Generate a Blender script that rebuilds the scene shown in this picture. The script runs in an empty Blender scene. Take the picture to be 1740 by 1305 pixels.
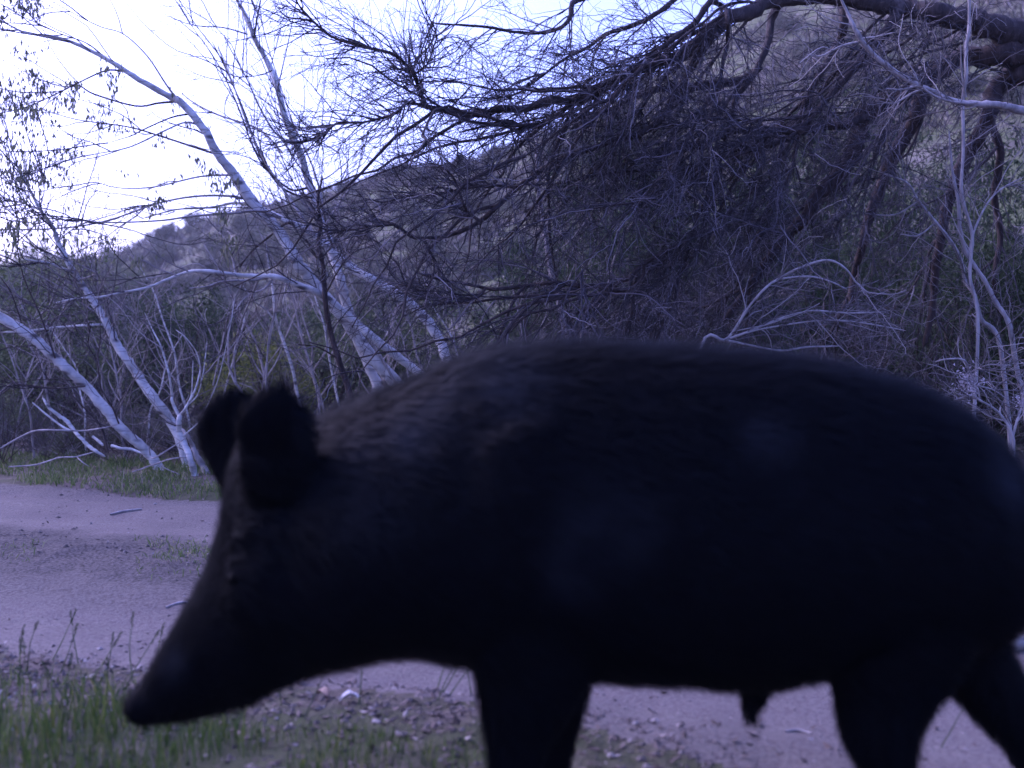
import bpy, math, random
import numpy as np
from mathutils import Vector

random.seed(7)
RNG = np.random.default_rng(11)
SC = bpy.context.scene
COL = SC.collection

# ------------------------------------------------------------------ camera
W, H = 1740.0, 1305.0
FOCAL = 1784.0                      # pixels of the photograph
CAM_H = 0.75
HORIZON = 600.0
PITCH = math.atan((H / 2 - HORIZON) / FOCAL)
cam_d = bpy.data.cameras.new("trail_camera")
cam = bpy.data.objects.new("trail_camera", cam_d)
COL.objects.link(cam)
cam.location = (0, 0, CAM_H)
cam.rotation_euler = (math.pi / 2 - PITCH, 0, 0)
cam_d.sensor_width = 36.0
cam_d.lens = 36.0 * FOCAL / W
cam_d.clip_start = 0.05
cam_d.clip_end = 2000
cam_d.dof.use_dof = True
cam_d.dof.focus_distance = 4.6
cam_d.dof.aperture_fstop = 2.8
SC.camera = cam

# ------------------------------------------------------------------ world and sun
world = bpy.data.worlds.new("World")
SC.world = world
world.use_nodes = True
wn, wl = world.node_tree.nodes, world.node_tree.links
wn.clear()
w_out = wn.new("ShaderNodeOutputWorld")
w_bg = wn.new("ShaderNodeBackground")
w_sky = wn.new("ShaderNodeTexSky")
w_sky.sky_type = 'NISHITA'
w_sky.sun_disc = False
SUN_EL, SUN_ROT = math.radians(38), math.radians(-60)
w_sky.sun_elevation = SUN_EL
w_sky.sun_rotation = SUN_ROT
w_sky.air_density = 1.0
w_sky.dust_density = 3.5
w_sky.ozone_density = 1.0
w_mix = wn.new("ShaderNodeMix")
w_mix.data_type = 'RGBA'
w_mix.blend_type = 'MULTIPLY'
w_mix.inputs[0].default_value = 1.0
w_mix.inputs[7].default_value = (0.92, 0.915, 1.96, 1)
wl.new(w_sky.outputs[0], w_mix.inputs[6])
wl.new(w_mix.outputs[2], w_bg.inputs[0])
w_bg.inputs[1].default_value = 0.13
wl.new(w_bg.outputs[0], w_out.inputs[0])

sun_d = bpy.data.lights.new("sun", 'SUN')
sun_d.energy = 0.5
sun_d.angle = math.radians(70)
sun_d.color = (0.8, 0.8, 1.0)
sun = bpy.data.objects.new("sun", sun_d)
COL.objects.link(sun)
_sd = Vector((math.sin(SUN_ROT) * math.cos(SUN_EL), math.cos(SUN_ROT) * math.cos(SUN_EL), math.sin(SUN_EL)))
sun.rotation_euler = _sd.to_track_quat('Z', 'Y').to_euler()
sun.location = _sd * 30

SC.view_settings.view_transform = 'Standard'
SC.view_settings.look = 'None'
SC.view_settings.gamma = 1.0
SC.view_settings.use_curve_mapping = False
SC.view_settings.exposure = 1.5
SC.render.engine = 'CYCLES'
SC.cycles.max_bounces = 5
SC.cycles.diffuse_bounces = 3
SC.cycles.use_denoising = True

# ------------------------------------------------------------------ helpers
CP, SP = math.cos(PITCH), math.sin(PITCH)

def P(px, py, d):
    """photo pixel -> world point at depth y = d"""
    u = (px - W / 2) / FOCAL
    v = (H / 2 - py) / FOCAL
    dx, dy, dz = u, CP + v * SP, -SP + v * CP
    s = d / dy
    return np.array((dx * s, d, CAM_H + dz * s))

def tag(o, label=None, cat=None, group=None, kind=None):
    if label: o['label'] = label
    if cat: o['category'] = cat
    if group: o['group'] = group
    if kind: o['kind'] = kind
    return o

def empty(name, loc, label=None, cat=None, group=None):
    o = bpy.data.objects.new(name, None)
    o.empty_display_size = 0.2
    o.location = [float(c) for c in loc]
    COL.objects.link(o)
    return tag(o, label, cat, group)

def mesh_np(name, verts, faces_list, smooth=True):
    """faces_list: list of int arrays (n,3) or (n,4)"""
    me = bpy.data.meshes.new(name)
    verts = np.asarray(verts, dtype=np.float32).reshape(-1, 3)
    idx = [np.asarray(f, dtype=np.int32) for f in faces_list if len(f)]
    me.vertices.add(len(verts))
    me.vertices.foreach_set("co", verts.ravel())
    loops = np.concatenate([f.ravel() for f in idx])
    sizes = np.concatenate([np.full(len(f), f.shape[1], dtype=np.int32) for f in idx])
    starts = np.concatenate(([0], np.cumsum(sizes)[:-1])).astype(np.int32)
    me.loops.add(len(loops))
    me.loops.foreach_set("vertex_index", loops)
    me.polygons.add(len(sizes))
    me.polygons.foreach_set("loop_start", starts)
    me.polygons.foreach_set("loop_total", sizes)
    me.polygons.foreach_set("use_smooth", np.full(len(sizes), smooth))
    me.update(calc_edges=True)
    me.validate()
    return me

def link(name, me, mat, parent=None, kind=None):
    o = bpy.data.objects.new(name, me)
    if mat: 
        me.materials.clear()
        me.materials.append(mat)
    COL.objects.link(o)
    if parent: o.parent = parent
    if kind: o['kind'] = kind
    return o

def norm(a):
    return a / np.maximum(np.linalg.norm(a, axis=-1, keepdims=True), 1e-9)

class Geo:
    """collects vectorised geometry for one mesh"""
    def __init__(self):
        self.v, self.q, self.t, self.n = [], [], [], 0
    def tubes(self, pts, rad, sides):
        N, K, _ = pts.shape
        tan = np.empty_like(pts)
        tan[:, 1:-1] = pts[:, 2:] - pts[:, :-2]
        tan[:, 0] = pts[:, 1] - pts[:, 0]
        tan[:, -1] = pts[:, -1] - pts[:, -2]
        tan = norm(tan)
        ref = np.where(np.abs(tan[:, :1, 1:2]) < 0.9, np.array((0, 1.0, 0)), np.array((1.0, 0, 0)))
        ref = np.broadcast_to(ref, tan.shape)
        a = norm(np.cross(tan, ref))
        b = np.cross(tan, a)
        ang = np.arange(sides) * 2 * np.pi / sides
        ring = (a[:, :, None] * np.cos(ang)[None, None, :, None] + b[:, :, None] * np.sin(ang)[None, None, :, None])
        vv = pts[:, :, None] + ring * rad[:, :, None, None]
        base = self.n + (np.arange(N)[:, None, None] * K + np.arange(K - 1)[None, :, None]) * sides
        s0 = np.arange(sides)[None, None]
        s1 = (np.arange(sides) + 1) % sides
        s1 = s1[None, None]
        f = np.stack((base + s0, base + s1, base + sides + s1, base + sides + s0), -1).reshape(-1, 4)
        self.v.append(vv.reshape(-1, 3))
        self.q.append(f)
        self.n += N * K * sides
    def quads(self, v4):
        """v4: (n,4,3)"""
        n = len(v4)
        self.v.append(v4.reshape(-1, 3))
        self.q.append(self.n + np.arange(n * 4).reshape(n, 4))
        self.n += n * 4
    def leaves(self, c, axis, side, L, Wd, fold=None):
        """folded leaf: base, two sides, tip -> two triangles folded on the midrib"""
        n = len(c)
        nor = norm(np.cross(axis, side))
        L = np.broadcast_to(L, (n,))[:, None]
        Wd = np.broadcast_to(Wd, (n,))[:, None]
        f = 0.35 if fold is None else fold
        v = np.stack((c, c + axis * L * 0.45 + side * Wd * .5 + nor * Wd * f,
                      c + axis * L, c + axis * L * 0.45 - side * Wd * .5 + nor * Wd * f), 1)
        self.v.append(v.reshape(-1, 3))
        i = self.n + np.arange(n)[:, None] * 4
        self.t.append(np.concatenate((i + np.array([[0, 1, 2]]), i + np.array([[0, 2, 3]]))))
        self.n += n * 4
    def add(self, v, f):
        f = np.asarray(f) + self.n
        self.v.append(np.asarray(v))
        (self.q if f.shape[1] == 4 else self.t).append(f)
        self.n += len(v)
    def mesh(self, name, off=(0, 0, 0), smooth=True):
        v = np.concatenate(self.v) - np.asarray(off)
        return mesh_np(name, v, self.q + self.t, smooth)

def spline(pts, rad, per=5):
    """Catmull-Rom through points"""
    pts = np.asarray(pts, float); rad = np.asarray(rad, float)
    n = len(pts)
    ext = np.vstack((2 * pts[0] - pts[1], pts, 2 * pts[-1] - pts[-2]))
    out, ro = [], []
    for i in range(n - 1):
        p0, p1, p2, p3 = ext[i], ext[i + 1], ext[i + 2], ext[i + 3]
        for k in range(per):
            t = k / per
            out.append(0.5 * ((2 * p1) + (-p0 + p2) * t + (2 * p0 - 5 * p1 + 4 * p2 - p3) * t * t + (-p0 + 3 * p1 - 3 * p2 + p3) * t ** 3))
            ro.append(rad[i] * (1 - t) + rad[i + 1] * t)
    out.append(pts[-1]); ro.append(rad[-1])
    return np.array(out), np.array(ro)

def unit_rand(n):
    return norm(RNG.normal(size=(n, 3)))

def grow(start, d0, length, r0, r1, K, wob=0.25, pull=(0, 0, 0), zig=0.0):
    """grow N branches at once -> pts (N,K,3), rad (N,K)"""
    N = len(start)
    length = np.broadcast_to(length, (N,))
    step = (length / (K - 1))[:, None]
    pts = np.empty((N, K, 3)); pts[:, 0] = start
    d = norm(d0)
    pull = np.asarray(pull, float)
    bend = RNG.normal(size=(N, 3)) * wob * 0.5
    zv = unit_rand(N) * zig
    for k in range(1, K):
        d = norm((zv if k % 2 else -zv) * (0.5 if k == 1 else 1.0) + d + RNG.normal(size=(N, 3)) * wob + bend * 0.12 + pull)
        pts[:, k] = pts[:, k - 1] + d * step
    t = np.linspace(0, 1, K)[None]
    r0 = np.broadcast_to(r0, (N,))[:, None]; r1 = np.broadcast_to(r1, (N,))[:, None]
    return pts, r0 * (1 - t) + r1 * t

def sample_on(pts, n, lo=0.1, hi=1.0):
    """random points (and tangents) on grown branches"""
    N, K, _ = pts.shape
    seglen = np.linalg.norm(pts[:, -1] - pts[:, 0], axis=1)
    i = RNG.choice(N, n, p=seglen / seglen.sum())
    t = (lo + (hi - lo) * RNG.random(n)) * (K - 1)
    k = np.minimum(t.astype(int), K - 2)
    f = (t - k)[:, None]
    p = pts[i, k] * (1 - f) + pts[i, k + 1] * f
    tan = norm(pts[i, k + 1] - pts[i, k])
    return p, tan, i, t / (K - 1)

def side_dirs(tan, spread):
    r = unit_rand(len(tan))
    perp = norm(r - tan * (r * tan).sum(1, keepdims=True))
    return norm(tan + perp * spread)

# value noise ------------------------------------------------------------
_T = np.random.default_rng(3).random((256, 256))
def vnoise(x, y):
    xi = np.floor(x).astype(int); yi = np.floor(y).astype(int)
    fx = x - xi; fy = y - yi
    fx = fx * fx * (3 - 2 * fx); fy = fy * fy * (3 - 2 * fy)
    a = _T[xi % 256, yi % 256]; b = _T[(xi + 1) % 256, yi % 256]
    c = _T[xi % 256, (yi + 1) % 256]; d = _T[(xi + 1) % 256, (yi + 1) % 256]
    return (a * (1 - fx) + b * fx) * (1 - fy) + (c * (1 - fx) + d * fx) * fy - 0.5
def fbm(x, y, s, o=4):
    out = 0; amp = 1.0
    for k in range(o):
        out = out + amp * vnoise(x * s + 17 * k, y * s + 31 * k)
        s *= 2.03; amp *= 0.5
    return out

# ------------------------------------------------------------------ materials
def new_mat(name):
    m = bpy.data.materials.new(name)
    m.use_nodes = True
    nt = m.node_tree
    b = nt.nodes["Principled BSDF"]
    return m, nt, b

def coords(nt, scale=(1, 1, 1), kind="Object"):
    tc = nt.nodes.new("ShaderNodeTexCoord")
    mp = nt.nodes.new("ShaderNodeMapping")
    mp.inputs["Scale"].default_value = scale
    nt.links.new(tc.outputs[kind], mp.inputs["Vector"])
    return mp.outputs[0]

def noise(nt, vec, scale, detail=6, rough=0.6):
    n = nt.nodes.new("ShaderNodeTexNoise")
    n.inputs["Scale"].default_value = scale
    n.inputs["Detail"].default_value = detail
    n.inputs["Roughness"].default_value = rough
    nt.links.new(vec, n.inputs["Vector"])
    return n.outputs[0]

def ramp(nt, fac, stops):
    r = nt.nodes.new("ShaderNodeValToRGB")
    while len(r.color_ramp.elements) < len(stops):
        r.color_ramp.elements.new(0.5)
    for e, (p, c) in zip(r.color_ramp.elements, stops):
        e.position = p
        e.color = (*c, 1)
    nt.links.new(fac, r.inputs[0])
    return r.outputs[0]

def mixc(nt, fac, a, b, mode='MIX'):
    m = nt.nodes.new("ShaderNodeMix")
    m.data_type = 'RGBA'; m.blend_type = mode
    if isinstance(fac, (int, float)): m.inputs[0].default_value = fac
    else: nt.links.new(fac, m.inputs[0])
    for s, v in ((6, a), (7, b)):
        if isinstance(v, tuple): m.inputs[s].default_value = (*v, 1)
        else: nt.links.new(v, m.inputs[s])
    return m.outputs[2]

def bump(nt, b, h, strength=0.4, dist=0.01):
    n = nt.nodes.new("ShaderNodeBump")
    n.inputs["Strength"].default_value = strength
    n.inputs["Distance"].default_value = dist
    nt.links.new(h, n.inputs["Height"])
    nt.links.new(n.outputs[0], b.inputs["Normal"])

def island_mat(name, stops, rough=0.7, spec=0.3, trans=0.0):
    """colour varies from leaf to leaf / blade to blade"""
    m, nt, b = new_mat(name)
    g = nt.nodes.new("ShaderNodeNewGeometry")
    c = ramp(nt, g.outputs["Random Per Island"], stops)
    nt.links.new(c, b.inputs["Base Color"])
    b.inputs["Roughness"].default_value = rough
    b.inputs["Specular IOR Level"].default_value = spec
    if trans:
        out = nt.nodes["Material Output"]
        tr = nt.nodes.new("ShaderNodeBsdfTranslucent")
        nt.links.new(c, tr.inputs[0])
        mx = nt.nodes.new("ShaderNodeMixShader")
        mx.inputs[0].default_value = trans
        nt.links.new(b.outputs[0], mx.inputs[1]); nt.links.new(tr.outputs[0], mx.inputs[2])
        nt.links.new(mx.outputs[0], out.inputs[0])
    return m

def bark_mat(name, stops, sc=(30, 30, 6), rough=0.85, bs=0.5):
    m, nt, b = new_mat(name)
    v = coords(nt, sc)
    n = noise(nt, v, 1.0, 6, 0.65)
    c = ramp(nt, n, stops)
    nt.links.new(c, b.inputs["Base Color"])
    b.inputs["Roughness"].default_value = rough
    b.inputs["Specular IOR Level"].default_value = 0.2
    bump(nt, b, n, bs, 0.01)
    return m

M_DARK = bark_mat("dark_bark", [(0.3, (0.018, 0.014, 0.015)), (0.55, (0.05, 0.038, 0.036)), (0.75, (0.11, 0.088, 0.085))])
M_RUST = bark_mat("reddish_bark", [(0.3, (0.016, 0.012, 0.012)), (0.55, (0.048, 0.034, 0.031)), (0.75, (0.11, 0.08, 0.072))])
M_TWIG = island_mat("dark_twig_bark", [(0.0, (0.018, 0.016, 0.02)), (0.6, (0.052, 0.046, 0.054)), (0.85, (0.13, 0.115, 0.13)), (1.0, (0.27, 0.25, 0.265))], 0.8)
M_BRUSH = island_mat("brush_twig_bark", [(0.0, (0.02, 0.016, 0.018)), (0.5, (0.06, 0.048, 0.05)), (0.85, (0.12, 0.10, 0.105)), (1.0, (0.24, 0.215, 0.215))], 0.8)
M_PTWIG = island_mat("pale_twig_bark", [(0.0, (0.07, 0.06, 0.06)), (0.6, (0.14, 0.125, 0.125)), (1.0, (0.36, 0.33, 0.32))], 0.8)
M_GREYB = bark_mat("grey_branch_bark", [(0.3, (0.16, 0.14, 0.14)), (0.6, (0.36, 0.33, 0.32)), (0.8, (0.5, 0.47, 0.45))])

def white_bark():
    m, nt, b = new_mat("white_bark")
    v = coords(nt, (1, 1, 1))
    n = noise(nt, v, 14, 6, 0.6)
    base = ramp(nt, n, [(0.28, (0.26, 0.25, 0.24)), (0.5, (0.50, 0.49, 0.47)), (0.8, (0.68, 0.67, 0.65))])
    vs = coords(nt, (9, 9, 26))
    vo = nt.nodes.new("ShaderNodeTexVoronoi")
    nt.links.new(vs, vo.inputs["Vector"]); vo.inputs["Scale"].default_value = 0.55
    knots = ramp(nt, vo.outputs[0], [(0.16, (1, 1, 1)), (0.30, (0, 0, 0))])
    n2 = noise(nt, coords(nt, (5, 5, 60)), 1.0, 3, 0.5)
    streak = ramp(nt, n2, [(0.56, (0, 0, 0)), (0.64, (1, 1, 1))])
    c = mixc(nt, streak, base, (0.30, 0.285, 0.275))
    c2 = mixc(nt, knots, c, (0.09, 0.08, 0.08))
    nt.links.new(c2, b.inputs["Base Color"])
    b.inputs["Roughness"].default_value = 0.7
    bump(nt, b, n, 0.3, 0.006)
    return m
M_WHITE = white_bark()

def road_mat():
    m, nt, b = new_mat("dirt")
    tc = nt.nodes.new("ShaderNodeTexCoord")
    g = tc.outputs["Object"]
    mp = nt.nodes.new("ShaderNodeMapping")
    mp.vector_type = 'POINT'
    mp.inputs["Rotation"].default_value = (0, 0, math.atan(0.34))
    nt.links.new(g, mp.inputs["Vector"])
    al = nt.nodes.new("ShaderNodeMapping")
    al.inputs["Scale"].default_value = (1.2, 9, 1)
    nt.links.new(mp.outputs[0], al.inputs["Vector"])
    n_al = noise(nt, al.outputs[0], 1.0, 5, 0.6)
    n_b = noise(nt, g, 3.0, 6, 0.6)
    n_f = noise(nt, g, 90, 4, 0.7)
    n_g = noise(nt, g, 420, 2, 0.6)
    c = ramp(nt, n_b, [(0.3, (0.122, 0.108, 0.100)), (0.7, (0.19, 0.168, 0.152))])
    c = mixc(nt, ramp(nt, n_al, [(0.42, (0, 0, 0)), (0.62, (0.7, 0.7, 0.7))]), c, (0.14, 0.12, 0.117))
    c = mixc(nt, ramp(nt, n_f, [(0.42, (0.9, 0.9, 0.9)), (0.54, (0, 0, 0))]), c, (0.10, 0.08, 0.078))
    c = mixc(nt, ramp(nt, n_g, [(0.60, (0, 0, 0)), (0.70, (0.7, 0.7, 0.7))]), c, (0.42, 0.37, 0.35))
    # damp, stony crown between the wheel tracks
    sep = nt.nodes.new("ShaderNodeSeparateXYZ"); nt.links.new(mp.outputs[0], sep.inputs[0])
    ad = nt.nodes.new("ShaderNodeMath"); ad.operation = 'MULTIPLY_ADD'
    nt.links.new(n_b, ad.inputs[0]); ad.inputs[1].default_value = 0.5
    nt.links.new(sep.outputs[1], ad.inputs[2])
    mr = nt.nodes.new("ShaderNodeMapRange")
    mr.inputs["From Min"].default_value = 2.0; mr.inputs["From Max"].default_value = 5.0
    nt.links.new(ad.outputs[0], mr.inputs[0])
    crown = ramp(nt, mr.outputs[0], [(q, (w, w, w)) for q, w in ((0.0, .5), (.12, 0), (.26, 0), (.31, .45), (.36, .5), (.40, .95), (.60, .95), (.68, 0), (.92, 0), (1.0, .5))])
    dark = mixc(nt, ramp(nt, n_f, [(0.4, (0, 0, 0)), (0.6, (1, 1, 1))]), (0.035, 0.031, 0.03), (0.12, 0.105, 0.10))
    c = mixc(nt, crown, c, dark)
    nt.links.new(c, b.inputs["Base Color"])
    b.inputs["Roughness"].default_value = 0.95
    b.inputs["Specular IOR Level"].default_value = 0.15
    s = nt.nodes.new("ShaderNodeMath"); s.operation = 'ADD'
    nt.links.new(n_f, s.inputs[0]); nt.links.new(n_al, s.inputs[1])
    bump(nt, b, s.outputs[0], 0.7, 0.012)
    return m

def ground_mat(name, soil0, soil1, green, amount):
    m, nt, b = new_mat(name)
    v = coords(nt)
    n1 = noise(nt, v, 1.1, 8, 0.65)
    n2 = noise(nt, v, 24, 5, 0.7)
    n3 = noise(nt, v, 0.35, 6, 0.6)
    c = ramp(nt, n2, [(0.3, soil0), (0.7, soil1)])
    gm = ramp(nt, n1, [(amount - 0.06, (0.85, 0.85, 0.85)), (amount + 0.06, (0, 0, 0))])
    c = mixc(nt, gm, c, green)
    c = mixc(nt, ramp(nt, n3, [(0.52, (0, 0, 0)), (0.66, (0.6, 0.6, 0.6))]), c, tuple(x * 1.45 for x in soil1))
    nt.links.new(c, b.inputs["Base Color"])
    b.inputs["Roughness"].default_value = 0.95
    b.inputs["Specular IOR Level"].default_value = 0.1
    bump(nt, b, n2, 0.8, 0.03)
    return m

M_ROAD = road_mat()
M_GROUND = ground_mat("verge_soil", (0.06, 0.048, 0.043), (0.17, 0.138, 0.125), (0.055, 0.065, 0.03), 0.5)
M_HILL = ground_mat("hill_scrub_soil", (0.075, 0.066, 0.056), (0.165, 0.145, 0.12), (0.105, 0.12, 0.055), 0.54)
M_GRASS = island_mat("grass_blades", [(0.0, (0.028, 0.052, 0.014)), (0.5, (0.06, 0.105, 0.024)), (0.85, (0.10, 0.155, 0.03)), (1.0, (0.19, 0.19, 0.05))], 0.6, 0.3, 0.3)
M_STALK = island_mat("grass_seed_heads", [(0.0, (0.03, 0.05, 0.02)), (1.0, (0.08, 0.11, 0.04))], 0.7)
M_VERGE = island_mat("verge_grass_blades", [(0.0, (0.05, 0.085, 0.025)), (0.5, (0.10, 0.155, 0.045)), (0.85, (0.16, 0.20, 0.07)), (1.0, (0.32, 0.29, 0.2))], 0.7, 0.2, 0.3)
M_LITTER = island_mat("dead_leaves", [(0.0, (0.03, 0.023, 0.02)), (0.5, (0.09, 0.065, 0.055)), (0.92, (0.16, 0.125, 0.11)), (1.0, (0.34, 0.30, 0.28))], 0.8)
M_PEBBLE = island_mat("pebbles", [(0.0, (0.05, 0.043, 0.042)), (0.8, (0.13, 0.112, 0.107)), (1.0, (0.26, 0.235, 0.225))], 0.85)
M_JUN = island_mat("juniper_sprays", [(0.0, (0.02, 0.033, 0.016)), (0.6, (0.043, 0.07, 0.03)), (1.0, (0.09, 0.12, 0.055))], 0.75, 0.2, 0.15)
M_YEL = island_mat("yellow_green_leaves", [(0.0, (0.08, 0.10, 0.025)), (0.6, (0.17, 0.20, 0.05)), (1.0, (0.28, 0.28, 0.1))], 0.75, 0.2, 0.2)
M_OLV = island_mat("olive_leaves", [(0.0, (0.045, 0.062, 0.028)), (0.6, (0.105, 0.135, 0.06)), (1.0, (0.2, 0.22, 0.12))], 0.75, 0.2, 0.2)
M_YOUNG = island_mat("young_leaves", [(0.0, (0.08, 0.09, 0.06)), (0.6, (0.15, 0.165, 0.10)), (1.0, (0.24, 0.24, 0.16))], 0.65, 0.3, 0.4)
M_SCRUB = island_mat("scrub_leaves", [(0.0, (0.08, 0.085, 0.065)), (0.6, (0.17, 0.17, 0.13)), (1.0, (0.28, 0.26, 0.21))], 0.85, 0.1, 0.1)
M_HBRUSH = island_mat("hill_brush_stalks", [(0.0, (0.05, 0.042, 0.044)), (0.4, (0.15, 0.122, 0.12)), (0.7, (0.20, 0.19, 0.12)), (1.0, (0.40, 0.34, 0.31))], 0.9, 0.1)
M_TUFT = island_mat("dry_flower_heads", [(0.0, (0.25, 0.22, 0.24)), (1.0, (0.55, 0.5, 0.52))], 0.8)

HAZE = 0.0009
# ------------------------------------------------------------------ terrain
SKY_P = [-600, 0, 100, 180, 250, 330, 420, 480, 560, 700, 830, 900, 1000, 1080, 1180, 1300, 1400, 1740, 2300]
SKY_Y = [452, 447, 444, 436, 414, 388, 355, 343, 318, 293, 273, 238, 198, 150, 75, 15, -30, -170, -280]
def road_v(x, y): return y + 0.34 * x
def edge_near(x, y): return 2.20 - 0.22 * np.clip((x - 0.0) / 0.4, 0, 1) + 0.10 * fbm(x, y * 0 + 3.3, 1.3, 3)
def edge_far(x, y): return 4.86 + 0.16 * fbm(x, y * 0 + 9.1, 1.1, 3)

def height(x, y):
    x = np.asarray(x, float); y = np.asarray(y, float)
    ys = np.maximum(y, 2.0)
    p = np.clip(870 + FOCAL * x / ys, -600, 2300)
    p = np.where(y < 2.0, 870, p)
    r0 = np.interp(p, [0, 700, 1100, 1740], [20, 15, 10.5, 8.5])
    R = np.interp(p, [0, 400, 800, 1200, 1740], [120, 85, 70, 55, 48])
    zr = CAM_H + (HORIZON - np.interp(p, SKY_P, SKY_Y)) / FOCAL * R
    t = (y - r0) / (R - r0)
    tc = np.clip(t, 0, 1)
    z = zr * (0.25 * tc ** 2 + 0.75 * tc) * (1 - 0.25 * np.exp(-tc * 8) * (tc > 0))
    z = z - np.clip(t - 1, 0, 3) * zr * 0.35
    z = z + np.clip(tc * 6, 0, 1) * fbm(x, y, 0.12, 4) * 0.8
    v = road_v(x, y)
    near = np.exp(-np.maximum(y - 8, 0) / 6)
    road = np.clip((v - 2.2) / 0.12, 0, 1) * np.clip((4.9 - v) / 0.15, 0, 1)
    rut = np.exp(-((v - 4.25) / 0.22) ** 2) * 0.022 + np.exp(-((v - 2.6) / 0.22) ** 2) * 0.018
    crown = np.exp(-((v - 3.45) / 0.3) ** 2) * 0.026
    lines = np.sin(v * 75 + 2 * fbm(x, y, 0.8, 2)) * 0.0025 * np.clip(1.5 - np.abs(v - 2.85) * 3, 0, 1)
    fine = fbm(x, y, 7.0, 4) * 0.012 * (0.5 + 1.3 * np.exp(-((v - 3.45) / 0.35) ** 2) + 0.7 * (1 - road))
    z = z + near * (road * (-0.025 - rut + crown + lines) + fine + fbm(x, y, 0.9, 3) * 0.035 * (1 - road))
    z = z + np.clip((v - 4.9) / 0.8, 0, 1) * 0.04 * near
    return z

def axis(lo, f0, f1, hi, step, g):
    a = list(np.arange(f0, f1 + 1e-6, step))
    s = step; p = f1
    while p < hi:
        s *= g; p += s; a.append(p)
    s = step; p = f0; pre = []
    while p > lo:
        s *= g; p -= s; pre.append(p)
    return np.array(pre[::-1] + a)
gx = axis(-190, -3.4, 2.6, 190, 0.022, 1.05)
gy = axis(-60, 1.7, 6.4, 260, 0.022, 1.05)
GX, GY = np.meshgrid(gx, gy, indexing='ij')
GZ = height(GX, GY)
nx, ny = GX.shape
gv = np.stack((GX, GY, GZ), -1).reshape(-1, 3)
ii = np.arange(nx * ny).reshape(nx, ny)
gf = np.stack((ii[:-1, :-1], ii[1:, :-1], ii[1:, 1:], ii[:-1, 1:]), -1).reshape(-1, 4)
gc = gv[gf].mean(1)
vv = road_v(gc[:, 0], gc[:, 1])
is_road = (vv > edge_near(gc[:, 0], gc[:, 1])) & (vv < edge_far(gc[:, 0], gc[:, 1])) & (np.abs(gc[:, 0]) < 60)
hp = np.clip(870 + FOCAL * gc[:, 0] / np.maximum(gc[:, 1], 2), -600, 2300)
is_hill = (gc[:, 1] > np.interp(hp, [0, 700, 1100, 1740], [20, 15, 10.5, 8.5])) & ~is_road
def sub(mask):
    f = gf[mask]
    u, inv = np.unique(f, return_inverse=True)
    return gv[u], inv.reshape(f.shape)
for nm, mk, mt in (("ground", ~is_road & ~is_hill, M_GROUND), ("dirt_road", is_road, M_ROAD), ("hillside", is_hill, M_HILL)):
    v_, f_ = sub(mk)
    o = link(nm, mesh_np(nm, v_, [f_]), mt, kind='structure')

# ------------------------------------------------------------------ haze
hzv = np.array([(a, b, c) for a in (-195, 195) for b in (-65, 265) for c in (-3, 45.0)], float)
hzf = np.array([(0, 1, 3, 2), (4, 6, 7, 5), (0, 4, 5, 1), (2, 3, 7, 6), (0, 2, 6, 4), (1, 5, 7, 3)])
hm = bpy.data.materials.new("haze_air"); hm.use_nodes = True
hm.node_tree.nodes.clear()
ho = hm.node_tree.nodes.new("ShaderNodeOutputMaterial"); hv = hm.node_tree.nodes.new("ShaderNodeVolumePrincipled")
hv.inputs["Color"].default_value = (0.92, 0.94, 1.0, 1); hv.inputs["Density"].default_value = HAZE
hm.node_tree.links.new(hv.outputs[0], ho.inputs["Volume"])
if HAZE: link("haze", mesh_np("haze", hzv, [hzf], False), hm, kind='stuff')

# ------------------------------------------------------------------ trees
WF = 0.64
def pathpts(pl, d0, d1, wob=0.0):
    n = len(pl)
    pts, rad = [], []
    for i, q in enumerate(pl):
        t = i / max(1, n - 1)
        d = d0 * (1 - t) + d1 * t + (random.uniform(-wob, wob) if 0 < i < n - 1 else 0)
        pts.append(P(q[0], q[1], d))
        rad.append(q[2] * 0.5 * d / FOCAL * WF)
    return np.array(pts), np.array(rad)

class Tree:
    def __init__(self, name, label, cat, loc, group=None):
        self.loc = np.asarray(loc, float)
        self.root = empty(name, loc, label, cat, group)
        self.paths = []
    def limb(self, name, pts, rad, mat, sides=9, per=5, rough=0.0, keep=True, flare=0):
        p, r = spline(pts, rad, per)
        if rough:
            r = r * (1 + RNG.normal(size=len(r)) * rough)
            p = p + RNG.normal(size=p.shape) * (r * rough * 1.2)[:, None]
        if flare:
            r[:3] *= np.array([1 + flare, 1 + flare * .5, 1 + flare * .2])
        r[-1] = max(r[-1] * 0.3, 0.0004)
        g = Geo(); g.tubes(p[None], r[None], sides)
        o = link(name, g.mesh(name, self.loc), mat, self.root)
        if keep: self.paths.append((p, r))
        return o
    def traced(self, name, pl, d0, d1, mat, wob=0.04, ground=None, **kw):
        pts, rad = pathpts(pl, d0, d1, wob)
        if ground is not None:
            gx_, gd = ground
            x = (gx_ - W / 2) / FOCAL * gd
            pts = np.vstack(((x, gd, float(height(x, gd)) - 0.05), pts)); rad = np.concatenate(([rad[0] * 1.12], rad))
        return self.limb(name, pts, rad, mat, **kw)
    def all_paths(self, K=14, rmax=1.0):
        out = []
        for p, r in self.paths:
            t = np.linspace(0, len(p) - 1, K)
            out.append(np.stack([np.interp(t, np.arange(len(p)), p[:, c]) for c in range(3)], -1))
        return np.array(out)

def ground_at(px, d):
    x = (px - W / 2) / FOCAL * d
    return np.array((x, d, float(height(x, d))))

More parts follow.
